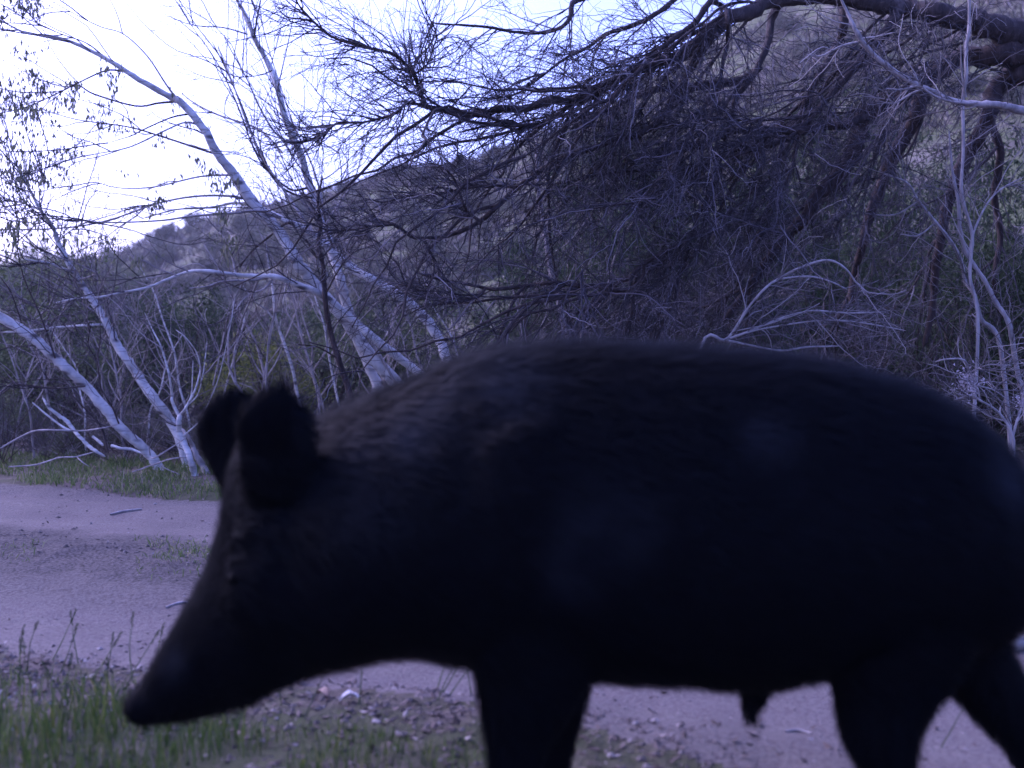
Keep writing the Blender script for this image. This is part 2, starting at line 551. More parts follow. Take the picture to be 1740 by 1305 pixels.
def twig_part(tree, mat, name, n1, l1, r1, n2, l2, n3, l3, spread=0.9, pull=(0, 0, 0), lo=0.25, wob=0.16, rt=0.0013, pull3=None, base=None, bias=None, keep=None):
    g = Geo()
    src = tree.all_paths() if base is None else base
    p, tan, _, t = sample_on(src, n1, lo, 1.0)
    if keep is not None:
        k_ = RNG.random(n1) < keep(p)
        p, tan = p[k_], tan[k_]; n1 = len(p)
    d = side_dirs(tan, spread)
    if bias is not None: d = norm(d + np.asarray(bias))
    A, ra = grow(p, d, l1[0] + (l1[1] - l1[0]) * RNG.random(n1), r1, rt * 1.2, 10, wob * 0.8, pull)
    g.tubes(A, ra, 4)
    last = A
    if n2:
        p, tan, _, t = sample_on(A, n2, 0.1, 1.0)
        B, rb = grow(p, side_dirs(tan, spread), l2[0] + (l2[1] - l2[0]) * RNG.random(n2), r1 * 0.5, rt, 8, wob, pull, zig=0.28)
        g.tubes(B, rb, 3)
        last = B
        if n3:
            p, tan, _, t = sample_on(B, n3, 0.1, 1.0)
            C, rc = grow(p, side_dirs(tan, spread * 1.2), l3[0] + (l3[1] - l3[0]) * RNG.random(n3), r1 * 0.27, rt * 0.7, 5, wob * 1.3, pull if pull3 is None else pull3, zig=0.3)
            g.tubes(C, rc, 3)
            last = C
    o = link(name, g.mesh(name, tree.loc), mat, tree.root, 'stuff')
    return last, A

def leaf_part(tree, mat, name, pts, n, L, Wd, hang=0.8, lo=0.3, jit=0.02, clump=None):
    p, tan, _, t = sample_on(pts, n, lo, 1.0)
    p = p + RNG.normal(size=p.shape) * jit
    if clump is not None:
        keep = clump(p); p = p[keep]; n = len(p)
    ax = norm(unit_rand(n) * (1 - hang) + np.array((0, 0, -1)) * hang)
    sd = norm(np.cross(ax, unit_rand(n)))
    g = Geo()
    g.leaves(p, ax, sd, L * (0.6 + 0.8 * RNG.random(n)), Wd * (0.6 + 0.7 * RNG.random(n)))
    return link(name, g.mesh(name, tree.loc, False), mat, tree.root, 'stuff')

# --- centre clump of white-barked trees -----------------------------------
GW = "white barked leaning trees across the road"
t1 = Tree("white_barked_tree", "tall white barked tree leaning left, its crown spread over the sky at upper left", "tree", ground_at(735, 7.0), GW)
t1.traced("trunk", [(700, 690, 36), (670, 647, 35), (636, 613, 34), (609, 576, 34), (582, 536, 33), (538, 489, 32), (518, 462, 32), (504, 445, 32), (477, 398, 31), (432, 347, 29), (398, 297, 26), (371, 263, 23), (344, 216, 21), (305, 172, 19), (290, 165, 17), (236, 135, 15), (189, 105, 12), (128, 74, 9), (84, 61, 8), (44, 56, 6), (0, 35, 4), (-60, 12, 3)], 7.0, 6.5, M_WHITE, ground=(735, 7.0), rough=0.05, flare=.25, sides=12)
for pl in ([(305, 172, 8), (270, 175, 6), (230, 180, 5), (160, 160, 5), (130, 145, 4), (95, 160, 4), (50, 180, 3), (0, 193, 2)],
           [(344, 214, 7), (315, 208, 5), (280, 222, 5), (220, 250, 4), (160, 262, 3), (90, 277, 2)],
           [(325, 193, 6), (290, 200, 5), (240, 222, 4), (225, 230, 3), (180, 244, 2)],
           [(215, 122, 6), (180, 120, 5), (130, 142, 4), (100, 155, 3), (40, 157, 3), (0, 150, 2)],
           [(398, 297, 6), (340, 300, 5), (260, 318, 4), (200, 319, 3), (160, 308, 2)],
           [(371, 263, 7), (330, 250, 6), (275, 232, 5), (215, 215, 4), (130, 203, 3), (60, 182, 2)],
           [(300, 168, 7), (280, 140, 5), (250, 95, 4), (210, 58, 3), (170, 45, 3), (120, 20, 2), (85, 0, 2)],
           [(436, 348, 9), (405, 335, 7), (340, 333, 6), (270, 345, 5), (182, 375, 5), (100, 388, 4), (0, 390, 4), (-60, 386, 3)],
           [(477, 370, 9), (440, 358, 8), (400, 362, 7), (330, 367, 6), (270, 375, 5), (180, 378, 4), (120, 372, 3)],
           [(128, 74, 4), (60, 60, 3), (0, 50, 3), (-40, 40, 2)],
           [(189, 107, 5), (150, 75, 4), (110, 60, 3), (60, 40, 2)]):
    t1.traced("branch", pl, 6.75, 6.75 + random.uniform(-0.9, 0.5), M_DARK if pl[0][2] < 9 and random.random() < 0.5 else M_GREYB, wob=0.05, sides=6)
tw1, tA = twig_part(t1, M_TWIG, "twigs", 60, (0.25, 0.8), 0.004, 200, (0.1, 0.35), 160, (0.05, 0.2), 0.9, (-0.02, 0, 0.0), 0.35, bias=(-0.5, 0, 0.2))
leaf_part(t1, M_YOUNG, "leaves", tw1, 3200, 0.042, 0.014, 0.7, 0.1, 0.025, clump=lambda p: (fbm(p[:, 0] * 1.0, p[:, 2], 1.7, 2) > 0.02) & (p[:, 0] < -1.7))

t2 = Tree("white_barked_tree", "straight white barked tree rising steeply, forking near the top edge, behind the leaning one", "tree", ground_at(668, 7.4), GW)
t2.traced("trunk", [(652, 700, 28), (641, 654, 27), (622, 610, 26), (602, 560, 26), (589, 519, 26), (580, 480, 25), (569, 442, 25), (558, 405, 24), (545, 374, 23), (531, 334, 21), (523, 304, 20), (509, 256, 18), (485, 202, 17), (472, 150, 16), (462, 121, 15), (445, 88, 14), (432, 64, 13), (418, 27, 10), (403, 0, 8), (392, -30, 6)], 7.4, 7.4, M_WHITE, ground=(668, 7.4), rough=0.05, flare=.25, sides=12)
for pl in ([(432, 64, 6), (437, 30, 5), (443, 0, 4), (446, -30, 3)],
           [(420, 58, 5), (380, 47, 4), (330, 43, 3), (290, 30, 2)],
           [(480, 260, 6), (440, 220, 6), (370, 195, 5), (330, 175, 4), (308, 158, 3)],
           [(509, 250, 7), (470, 228, 6), (440, 180, 5), (420, 135, 4), (395, 90, 3), (380, 60, 2)],
           [(531, 336, 7), (500, 330, 6), (470, 310, 6), (440, 260, 5), (415, 190, 5), (385, 120, 4), (360, 70, 3)],
           [(521, 320, 7), (490, 320, 6), (440, 270, 5), (400, 170, 4), (365, 100, 3), (330, 50, 2), (300, 0, 2)],
           [(545, 372, 6), (548, 345, 5), (530, 280, 5), (500, 215, 4), (478, 150, 3), (450, 60, 3), (440, 0, 2)],
           [(509, 243, 5), (540, 235, 5), (570, 212, 4), (615, 205, 3)],
           [(560, 405, 6), (540, 330, 5), (500, 270, 4), (470, 215, 3), (440, 165, 2)],
           [(462, 120, 4), (440, 128, 3), (400, 130, 3), (370, 110, 2)],
           [(472, 150, 4), (490, 70, 3), (500, 20, 2)]):
    t2.traced("branch", pl, 7.35, 7.35 + random.uniform(-0.6, 0.6), M_DARK if random.random() < 0.6 else M_GREYB, wob=0.05, sides=6)
twig_part(t2, M_TWIG, "twigs", 50, (0.3, 0.9), 0.004, 130, (0.15, 0.4), 110, (0.05, 0.2), 0.8, (0, 0, 0.03), 0.35, bias=(0, 0, 0.4))

t3 = Tree("white_barked_tree", "bowed white barked stem arching down to the animal's shoulder, nearest the animal", "tree", ground_at(820, 6.6), GW)
t3.traced("trunk", [(785, 680, 27), (757, 603, 26), (745, 575, 26), (724, 543, 26), (697, 516, 25), (673, 499, 25), (649, 485, 24), (625, 470, 24), (602, 458, 23), (569, 431, 22), (535, 401, 20), (501, 381, 17), (480, 372, 14), (440, 352, 11), (400, 345, 8), (360, 352, 6), (300, 356, 5), (240, 372, 4)], 6.6, 6.9, M_WHITE, ground=(820, 6.6), rough=0.05, flare=.25, sides=12)
for pl in ([(535, 400, 9), (515, 372, 8), (490, 335, 7), (465, 298, 6), (448, 270, 6), (420, 210, 5), (395, 140, 4), (370, 80, 3)],
           [(602, 456, 7), (575, 415, 6), (573, 370, 5), (572, 340, 4), (580, 300, 3), (575, 250, 2)],
           [(569, 428, 7), (555, 395, 6), (525, 345, 5), (500, 312, 4), (480, 270, 3), (462, 225, 2)],
           [(540, 402, 6), (580, 340, 5), (600, 310, 4), (615, 260, 3), (620, 200, 2)],
           [(697, 514, 5), (690, 470, 4), (670, 440, 3), (640, 410, 3), (600, 395, 2)],
           [(500, 380, 8), (485, 380, 7), (460, 400, 6), (430, 425, 5), (410, 450, 4), (400, 470, 3)]):
    t3.traced("branch", pl, 6.75, 6.75 + random.uniform(-0.5, 0.5), M_DARK if random.random() < 0.5 else M_GREYB, wob=0.05, sides=6)
twig_part(t3, M_TWIG, "twigs", 40, (0.25, 0.7), 0.004, 120, (0.1, 0.35), 100, (0.05, 0.2), 0.9, (0, 0, 0.02), 0.3, bias=(-0.2, 0, 0.2))

t4 = Tree("white_barked_tree", "slim white barked stem bending over to the horizontal, lowest of the white barked clump", "tree", ground_at(780, 6.8), GW)
t4.traced("trunk", [(748, 670, 24), (712, 634, 23), (663, 597, 22), (630, 570, 22), (602, 546, 21), (562, 512, 20), (535, 495, 19), (501, 482, 17), (467, 470, 15), (433, 469, 12), (400, 467, 11), (354, 461, 10), (320, 462, 8), (287, 474, 8), (245, 490, 7), (202, 498, 6), (168, 505, 5), (130, 507, 4), (91, 515, 3)], 6.8, 6.3, M_WHITE, ground=(780, 6.8), rough=0.05, flare=.25, sides=12)
for pl in ([(455, 472, 7), (430, 476, 6), (380, 478, 5), (350, 487, 4), (320, 490, 3)],
           [(440, 472, 6), (425, 510, 5), (405, 560, 4), (395, 620, 3)],
           [(400, 466, 5), (395, 440, 4), (385, 410, 3), (360, 380, 2)],
           [(465, 470, 6), (450, 490, 5), (425, 500, 4), (405, 520, 3), (385, 560, 2)],
           [(354, 461, 4), (330, 448, 3), (270, 470, 3), (230, 470, 2)]):
    t4.traced("branch", pl, 6.6, 6.6 + random.uniform(-0.5, 0.5), M_GREYB, wob=0.05, sides=6)
twig_part(t4, M_TWIG, "twigs", 35, (0.25, 0.7), 0.004, 110, (0.1, 0.35), 80, (0.05, 0.2), 0.9, (0, 0, 0.0), 0.3)

t5 = Tree("thin_dark_tree", "thin dark reddish trunk standing among the white barked trees", "tree", ground_at(612, 6.4))
t5.traced("trunk", [(605, 710, 17), (595, 670, 17), (585, 640, 16), (575, 610, 15), (562, 565, 15), (553, 515, 14), (551, 480, 14), (549, 450, 13), (541, 415, 12), (545, 380, 10), (540, 340, 7), (548, 300, 5)], 6.4, 6.4, M_RUST, ground=(612, 6.4), rough=0.06, flare=.2)
for pl in ([(549, 450, 5), (530, 425, 4), (520, 405, 3)], [(553, 500, 5), (575, 460, 4), (600, 430, 3), (640, 415, 2)], [(575, 610, 5), (540, 590, 4), (500, 585, 3)]):
    t5.traced("branch", pl, 6.4, 6.3, M_RUST, sides=6)
twig_part(t5, M_TWIG, "twigs", 30, (0.2, 0.6), 0.004, 120, (0.1, 0.3), 0, None, 0.9, (0, 0, 0.02), 0.2)

t6 = Tree("thin_pale_tree", "single thin pale tan trunk standing behind the animal's withers", "tree", ground_at(990, 7.0))
t6.traced("trunk", [(978, 620, 15), (965, 572, 14), (955, 535, 14), (945, 490, 14), (936, 455, 13), (930, 420, 12), (922, 370, 11), (915, 330, 10), (913, 280, 9), (912, 230, 7), (905, 190, 5)], 7.0, 7.0, M_GREYB, ground=(990, 7.0), rough=0.08, flare=.2)
for pl in ([(913, 262, 5), (905, 250, 4), (895, 238, 3)], [(930, 418, 4), (960, 380, 3), (985, 360, 2)], [(936, 455, 4), (900, 440, 3), (880, 410, 2)]):
    t6.traced("branch", pl, 7.0, 6.9, M_GREYB, sides=6)
twig_part(t6, M_BRUSH, "twigs", 25, (0.2, 0.6), 0.0035, 90, (0.1, 0.3), 0, None, 0.9, (0, 0, 0.02), 0.2)

WF = 0.56
# --- left clump -------------------------------------------------------------
b1 = Tree("white_barked_tree", "low white barked trunk slanting out of the left edge, leftmost of the white barked trees", "tree", ground_at(275, 6.45), GW)
b1.traced("trunk", [(262, 782, 30), (249, 767, 30), (225, 745, 30), (202, 724, 30), (175, 690, 30), (145, 656, 31), (120, 632, 30), (94, 609, 30), (65, 582, 30), (40, 562, 30), (0, 538, 29), (-50, 512, 27), (-120, 470, 24)], 6.45, 6.1, M_WHITE, ground=(275, 6.45), rough=0.05, flare=.25, sides=12)
for pl in ([(202, 720, 6), (190, 690, 5), (172, 660, 4), (165, 615, 5), (150, 585, 4), (155, 550, 3)], [(94, 609, 6), (70, 540, 5), (40, 470, 4), (25, 400, 3)], [(145, 656, 5), (100, 660, 4), (50, 655, 4), (0, 648, 3)], [(40, 560, 5), (20, 500, 4), (0, 470, 3)]):
    b1.traced("branch", pl, 6.2, 6.0, M_DARK, sides=6)
twig_part(b1, M_BRUSH, "twigs", 40, (0.2, 0.7), 0.004, 160, (0.1, 0.35), 100, (0.05, 0.15), 0.9, (0, 0, 0.01), 0.1)

b2 = Tree("white_barked_tree", "white barked tree with dark knots leaning left beside the small forked tree", "tree", ground_at(322, 6.6), GW)
b2.traced("trunk", [(308, 752, 32), (290, 717, 31), (272, 692, 30), (256, 670, 29), (233, 636, 28), (215, 610, 26), (202, 592, 25), (182, 552, 23), (166, 524, 22), (152, 501, 21), (135, 478, 20), (115, 444, 17), (98, 410, 15), (91, 388, 12), (67, 354, 10), (44, 310, 7), (27, 280, 5), (10, 240, 3)], 6.6, 6.6, M_WHITE, ground=(322, 6.6), rough=0.06, flare=.2, sides=12)
for pl in ([(182, 552, 9), (160, 552, 8), (100, 556, 7), (50, 562, 6), (0, 565, 5)],
           [(128, 466, 9), (118, 461, 9), (84, 447, 7), (60, 444, 6), (40, 440, 4)],
           [(135, 476, 7), (158, 468, 6), (160, 462, 5), (110, 440, 4), (60, 428, 3)],
           [(180, 545, 6), (178, 520, 5), (168, 490, 4)],
           [(91, 388, 5), (70, 360, 4), (40, 345, 4), (0, 338, 3)],
           [(80, 375, 4), (60, 380, 4), (30, 370, 3), (0, 355, 2)],
           [(98, 410, 4), (130, 385, 3), (165, 375, 2)],
           [(67, 354, 4), (75, 320, 3), (65, 270, 2)]):
    b2.traced("branch", pl, 6.6, 6.4, M_WHITE if pl[0][2] >= 9 else M_GREYB, sides=7)
tw, tA = twig_part(b2, M_TWIG, "twigs", 70, (0.25, 0.8), 0.0045, 300, (0.1, 0.4), 200, (0.05, 0.2), 0.9, (-0.01, 0, 0.03), 0.35, bias=(-0.2, 0, 0.3))
leaf_part(b2, M_YOUNG, "leaves", tw, 2400, 0.04, 0.014, 0.7, 0.1, 0.03, clump=lambda p: (fbm(p[:, 0], p[:, 2], 1.9, 2) > -0.05) & (p[:, 2] > 1.2))

b3 = Tree("forked_white_tree", "small bright white tree with a crooked forked stem at the edge of the grass", "tree", ground_at(332, 6.2))
b3.traced("trunk", [(329, 800, 21), (325, 785, 19), (318, 765, 19), (310, 748, 18), (304, 730, 17), (304, 716, 16), (306, 705, 14)], 6.2, 6.2, M_WHITE, ground=(332, 6.2), rough=0.06, flare=.35, sides=10)
for pl in ([(305, 708, 11), (297, 693, 10), (292, 680, 9), (292, 670, 8), (288, 640, 7), (280, 609, 6), (271, 583, 5), (260, 562, 4), (245, 530, 2)],
           [(306, 706, 9), (315, 694, 8), (330, 666, 6), (338, 640, 5), (340, 622, 4), (334, 600, 4), (325, 585, 3), (312, 570, 3), (298, 560, 2)],
           [(318, 688, 6), (325, 672, 5), (327, 640, 4), (328, 612, 3)],
           [(314, 692, 5), (335, 672, 4), (345, 635, 4), (352, 580, 3)],
           [(310, 742, 5), (340, 715, 4), (352, 690, 4), (372, 640, 3), (390, 560, 2), (400, 500, 2)]):
    b3.traced("branch", pl, 6.2, 6.15, M_WHITE, sides=7)
b3.traced("trunk", [(350, 803, 22), (343, 790, 20), (334, 774, 17), (327, 758, 14), (318, 740, 11), (300, 722, 8), (280, 715, 5)], 6.3, 6.35, M_GREYB, ground=(355, 6.3), rough=0.08, flare=.3)
twig_part(b3, M_PTWIG, "twigs", 25, (0.15, 0.5), 0.003, 90, (0.08, 0.25), 0, None, 0.9, (0, 0, 0.03), 0.2)

b4 = Tree("slender_white_tree", "slender white stem rising just behind the animal's ears", "tree", ground_at(525, 7.2))
b4.traced("trunk", [(518, 740, 10), (511, 700, 10), (505, 668, 10), (499, 636, 9), (492, 610, 9), (482, 582, 9), (474, 560, 8), (469, 545, 8), (465, 510, 7), (462, 481, 6), (455, 440, 4), (450, 400, 3)], 7.2, 7.2, M_WHITE, ground=(525, 7.2), rough=0.05)
for pl in ([(471, 548, 6), (450, 525, 5), (430, 510, 4), (413, 485, 3)], [(475, 560, 5), (480, 530, 4), (484, 490, 3), (490, 450, 2)]):
    b4.traced("branch", pl, 7.2, 7.1, M_WHITE, sides=6)
b5 = Tree("slender_grey_tree", "slender grey stem curving up just left of the animal's near ear", "tree", ground_at(425, 6.9))
b5.traced("trunk", [(420, 710, 9), (410, 666, 8), (400, 650, 8), (390, 625, 7), (388, 600, 7), (388, 569, 6), (392, 540, 6), (398, 511, 5), (411, 484, 4), (430, 470, 3)], 6.9, 6.9, M_GREYB, ground=(425, 6.9), rough=0.05)
for pl in ([(402, 655, 5), (398, 620, 5), (400, 590, 4), (412, 560, 4), (425, 525, 3), (432, 500, 2)], [(445, 665, 5), (452, 620, 4), (460, 570, 4), (470, 520, 3), (478, 470, 2)], [(362, 655, 5), (372, 610, 4), (380, 570, 4), (388, 530, 3)]):
    b5.traced("branch", pl, 6.9, 6.9, M_GREYB, sides=6)
twig_part(b5, M_BRUSH, "twigs", 25, (0.15, 0.5), 0.003, 90, (0.08, 0.25), 0, None, 0.9, (0, 0, 0.03), 0.2)

WF = 0.70
# thin pale stems all through the brush behind the white trees
def pale_stem(px, d, hpx, lean, bow, w, label, grp):
    t = Tree("pale_whip", label, "sapling", ground_at(px, d), grp)
    gy = HORIZON + CAM_H * FOCAL / d
    pl = []
    for k in range(7):
        q = k / 6
        pl.append((px + lean * q + bow * q * q + random.uniform(-5, 5), gy - hpx * (q - 0.12 * q * q) , w * (1 - 0.7 * q)))
    t.traced("stem", pl, d, d + random.uniform(-.3, .3), random.choice([M_WHITE, M_GREYB, M_GREYB]), sides=6, rough=0.06)
    for k in range(random.randint(2, 4)):
        i = random.randint(2, 4); x0, y0, w0 = pl[i]
        sx = random.choice((-1, 1)); L_ = random.uniform(40, 110)
        t.traced("branch", [(x0, y0, w0 * .7), (x0 + sx * L_ * .3, y0 - L_ * .45, w0 * .55), (x0 + sx * L_ * .5, y0 - L_ * 0.95, w0 * .4), (x0 + sx * L_ * random.uniform(.4, .9), y0 - L_ * 1.3, w0 * .25)], d, d, M_GREYB, wob=.03, sides=5)
    twig_part(t, M_PTWIG, "twigs", 14, (0.12, 0.4), 0.0025, 40, (0.06, 0.2), 0, None, 0.8, (0, 0, 0.03), 0.3)
for px, d, h_, ln, bw, w in ((60, 6.9, 300, -20, -60, 7), (150, 7.2, 260, 10, -70, 6), (215, 7.0, 330, -30, -20, 7), (245, 7.6, 240, 30, 40, 6), (375, 7.3, 330, 20, 30, 6), (455, 7.0, 360, -15, 30, 7), (540, 7.7, 300, 15, -50, 7), (590, 7.2, 380, -40, -30, 7), (640, 7.9, 350, 30, 20, 6), (690, 7.4, 330, 40, -80, 6), (750, 7.8, 360, -60, -40, 7), (830, 7.4, 340, -50, -70, 7), (880, 7.9, 330, 30, -40, 7), (1010, 7.6, 330, 40, 60, 6), (480, 7.5, 420, -60, -80, 8), (565, 7.6, 450, -70, -60, 8), (715, 7.0, 420, -90, -110, 9), (610, 7.9, 300, 60, 30, 6), (325, 7.5, 380, -40, -50, 7), (100, 7.5, 340, -50, -30, 7), (180, 7.8, 300, 40, 20, 6), (20, 7.6, 280, 40, 30, 6), (1085, 7.2, 330, 60, 20, 6)):
    pale_stem(px, d, h_, ln, bw, w, "thin pale bowed stem in the brush between the white barked trees" if px < 900 else "thin pale stem rising from the thicket right of the tan trunk", "thin pale stems in the brush")

# fallen dead branches
def fallen(label, pls, d, mat):
    pls = [[(a, b, c * 0.72) for a, b, c in pl] for pl in pls]
    p0 = P(pls[0][-1][0], pls[0][-1][1], d)
    t = Tree("fallen_branch", label, "branch", p0, "dead branches lying by the verge")
    for pl in pls:
        t.traced("limb", pl, d, d - 0.05, mat, sides=7, rough=0.07)
    return t
fallen("bleached crooked dead branch lying under the left white trunks", [[(72, 672, 6), (81, 690, 9), (100, 706, 12), (114, 716, 13), (125, 730, 13), (135, 742, 12), (150, 757, 12), (165, 768, 11), (179, 776, 8)], [(55, 684, 4), (80, 705, 6), (108, 726, 7), (125, 733, 6)]], 6.15, M_WHITE)
fallen("short bleached dead stick beside the small forked tree", [[(190, 757, 10), (205, 762, 11), (225, 764, 10), (240, 770, 7)], [(158, 742, 9), (168, 750, 10), (176, 757, 8)]], 6.2, M_WHITE)
fallen("long grey dead branch arching low at the left edge of the grass", [[(0, 762, 5), (30, 745, 6), (60, 732, 6), (100, 731, 6), (140, 732, 6), (170, 728, 5), (200, 722, 3)], [(15, 793, 4), (60, 790, 6), (100, 778, 6), (130, 776, 5), (160, 768, 4)], [(130, 776, 4), (140, 785, 4), (152, 793, 3)]], 6.0, M_GREYB)
fallen("thin grey dead sticks crossed at the foot of the small forked tree", [[(225, 802, 4), (260, 790, 5), (290, 780, 5), (318, 777, 4)], [(270, 790, 4), (290, 800, 4), (305, 806, 3)], [(253, 757, 4), (256, 775, 5), (262, 778, 5), (280, 768, 5), (300, 755, 4), (315, 745, 3)]], 6.05, M_GREYB)
fallen("dark bent dead sapling leaning behind the bleached branch", [[(110, 660, 5), (140, 690, 6), (165, 716, 7), (175, 735, 8), (183, 765, 8)], [(165, 600, 5), (168, 640, 5), (172, 665, 4)], [(0, 640, 4), (40, 655, 5), (80, 658, 5), (115, 652, 3)]], 6.3, M_DARK)

# --- big dark spreading tree, trunk out of frame on the right ---------------
kt = Tree("dark_spreading_tree", "big dark bare tree whose heavy limbs and dense twigs hang in from the upper right", "tree", ground_at(2050, 6.6))
kx = kt.loc
kt.limb("trunk", [kx + (0, 0, -0.1), kx + (-0.05, 0, 0.8), kx + (-0.25, 0.0, 1.6), kx + (-0.5, -0.05, 2.2), kx + (-0.6, -0.05, 2.8), kx + (-0.9, -0.1, 3.6)], [0.26, 0.21, 0.19, 0.17, 0.14, 0.1], M_RUST, sides=14, rough=0.05, keep=False, flare=.2)
WF = 1.0
HUB = [(1960, 150, 60), (1840, 95, 52)]
def kl(pl, d1, mat=M_DARK, d0=6.5, name="limb", **kw):
    return kt.traced(name, pl, d0, d1, mat, wob=0.10, sides=9, rough=0.07, **kw)
kl(HUB + [(1740, 60, 48), (1685, 46, 42), (1627, 30, 38), (1593, 21, 34), (1547, 16, 32), (1500, 8, 30), (1440, -4, 28), (1370, -4, 26), (1310, 2, 25), (1271, 23, 24), (1241, 28, 23), (1218, 42, 22), (1195, 60, 20), (1170, 87, 18), (1138, 100, 17), (1090, 118, 16), (1040, 140, 15), (985, 172, 14), (939, 170, 13), (893, 184, 13), (847, 185, 12), (828, 193, 12), (789, 195, 10), (755, 188, 9), (720, 179, 9)], 5.4, M_DARK)
kl([(724, 180, 8), (717, 165, 8), (711, 149, 7), (704, 126, 7), (686, 106, 6), (668, 92, 6), (640, 84, 5), (618, 80, 5), (567, 64, 5), (544, 47, 4), (520, 24, 4), (507, 7, 3), (495, -15, 2)], 5.2, d0=5.4, name="branch")
kl([(735, 186, 7), (715, 178, 6), (690, 176, 5), (676, 190, 5), (650, 200, 5), (615, 208, 4), (575, 209, 4), (555, 225, 3), (535, 235, 3), (510, 243, 2)], 5.2, d0=5.4, name="branch")
kl([(704, 127, 3), (725, 110, 3), (735, 85, 3), (745, 55, 2)], 5.2, d0=5.4, name="branch")
kl([(1138, 100, 12), (1090, 115, 11), (1040, 136, 10), (985, 161, 9), (962, 184, 8), (916, 214, 8), (881, 212, 7), (861, 205, 6), (820, 215, 4), (780, 225, 3)], 5.6, d0=5.7, name="branch")
kl([(1100, -30, 12), (1040, -15, 11), (1000, -5, 10), (973, 5, 9), (969, 30, 8), (950, 48, 7), (916, 56, 6), (870, 54, 5), (835, 47, 5), (789, 43, 4), (743, 40, 3), (732, 35, 2)], 5.5, d0=5.8, name="branch")
kl([(1230, -10, 13), (1205, 5, 11), (1180, 40, 10), (1145, 65, 9), (1110, 95, 8), (1080, 125, 7), (1040, 165, 6), (1010, 180, 5), (960, 215, 4), (900, 260, 3), (850, 290, 2)], 5.3, d0=5.9, name="branch")
kl([(1205, 0, 9), (1230, 12, 9), (1236, 30, 8), (1236, 70, 7), (1228, 110, 6), (1222, 150, 5), (1205, 200, 4), (1180, 250, 3)], 5.6, d0=5.9, name="branch")
kl([(1170, -20, 10), (1120, 20, 9), (1080, 42, 8), (1030, 58, 7), (1000, 80, 6), (960, 100, 5), (920, 130, 4), (880, 160, 3)], 5.9, d0=6.0, name="branch")
kl([(1330, -5, 16), (1312, 30, 14), (1305, 70, 12), (1285, 120, 10), (1250, 170, 9), (1235, 230, 8), (1215, 300, 7), (1202, 337, 7), (1195, 388, 6), (1172, 406, 6), (1138, 423, 7), (1092, 450, 8), (1069, 471, 8), (1032, 485, 8), (985, 485, 8), (939, 480, 7), (900, 485, 7), (847, 491, 7), (824, 489, 6), (789, 482, 5), (732, 471, 4), (705, 460, 3)], 5.4, d0=6.2, name="branch")
kl([(826, 490, 6), (810, 505, 5), (778, 509, 5), (732, 501, 4), (697, 487, 3), (670, 480, 2)], 5.4, d0=5.45, name="branch")
kl([(1095, 450, 5), (1092, 470, 5), (1075, 488, 5), (1050, 492, 5), (1010, 488, 4), (985, 500, 3)], 5.5, d0=5.5, name="branch")
kl([(1240, 30, 15), (1200, 75, 14), (1160, 140, 13), (1110, 215, 12), (1040, 240, 11), (960, 268, 10), (920, 290, 10), (879, 319, 9), (847, 349, 9), (819, 374, 9), (789, 390, 8), (755, 402, 8), (720, 405, 7), (697, 400, 7), (668, 381, 6), (640, 372, 5), (610, 350, 3)], 5.3, d0=6.0, name="branch")
kl([(720, 405, 5), (730, 427, 5), (738, 446, 4), (735, 471, 3), (725, 490, 2)], 5.3, d0=5.35, name="branch")
kl([(670, 382, 4), (640, 384, 4), (600, 390, 3), (560, 392, 2)], 5.3, d0=5.35, name="branch")
kl([(815, 375, 5), (795, 360, 5), (785, 340, 4), (775, 310, 4), (760, 290, 3), (740, 280, 2)], 5.3, d0=5.35, name="branch")
kl([(879, 318, 6), (840, 315, 5), (790, 320, 4), (745, 330, 4), (700, 332, 3), (650, 345, 2)], 5.5, d0=5.4, name="branch")
# limbs running down through the right half
kl(HUB + [(1740, 92, 44), (1690, 96, 38), (1634, 95, 32), (1604, 115, 28), (1575, 142, 27), (1560, 184, 26), (1547, 218, 25), (1519, 264, 23), (1500, 310, 20), (1480, 360, 17), (1465, 420, 14), (1450, 470, 12), (1445, 520, 9)], 6.6, M_RUST)
kl([(1600, 118, 26), (1550, 150, 26), (1505, 180, 27), (1469, 195, 28), (1462, 218, 28), (1453, 253, 27), (1440, 280, 25), (1410, 315, 24), (1386, 335, 23), (1365, 373, 22), (1330, 408, 20), (1300, 450, 17), (1265, 500, 14), (1230, 545, 10)], 6.0, M_RUST, d0=6.4)
kl(HUB + [(1740, 124, 40), (1708, 138, 35), (1689, 161, 30), (1680, 195, 26), (1662, 234, 25), (1646, 260, 24), (1627, 300, 22), (1610, 350, 20), (1600, 400, 17), (1590, 460, 14), (1585, 520, 12), (1570, 590, 9)], 6.7, M_RUST)
kl([(1530, 10, 22), (1515, 40, 20), (1500, 60, 17), (1475, 90, 14), (1440, 130, 12), (1400, 175, 10), (1365, 215, 9), (1330, 240, 8), (1280, 250, 7), (1230, 262, 5), (1180, 290, 4), (1130, 320, 3)], 5.8, d0=6.3, name="branch")
kl([(1430, 0, 17), (1435, 40, 16), (1425, 70, 14), (1400, 115, 12), (1370, 170, 10), (1360, 215, 8), (1352, 250, 7), (1345, 290, 6), (1320, 340, 4), (1300, 390, 3)], 6.0, d0=6.3, name="branch")
kl([(1468, 200, 18), (1435, 212, 15), (1400, 215, 14), (1350, 222, 13), (1300, 220, 12), (1250, 222, 11), (1210, 238, 9), (1160, 250, 7), (1110, 262, 5), (1050, 280, 4)], 6.0, M_DARK, d0=6.0, name="branch")
kl([(1292, 112, 13), (1268, 132, 14), (1242, 140, 14), (1200, 144, 16), (1165, 150, 14), (1120, 152, 10), (1070, 170, 8), (1010, 200, 5)], 6.2, M_DARK, d0=6.1, name="branch")
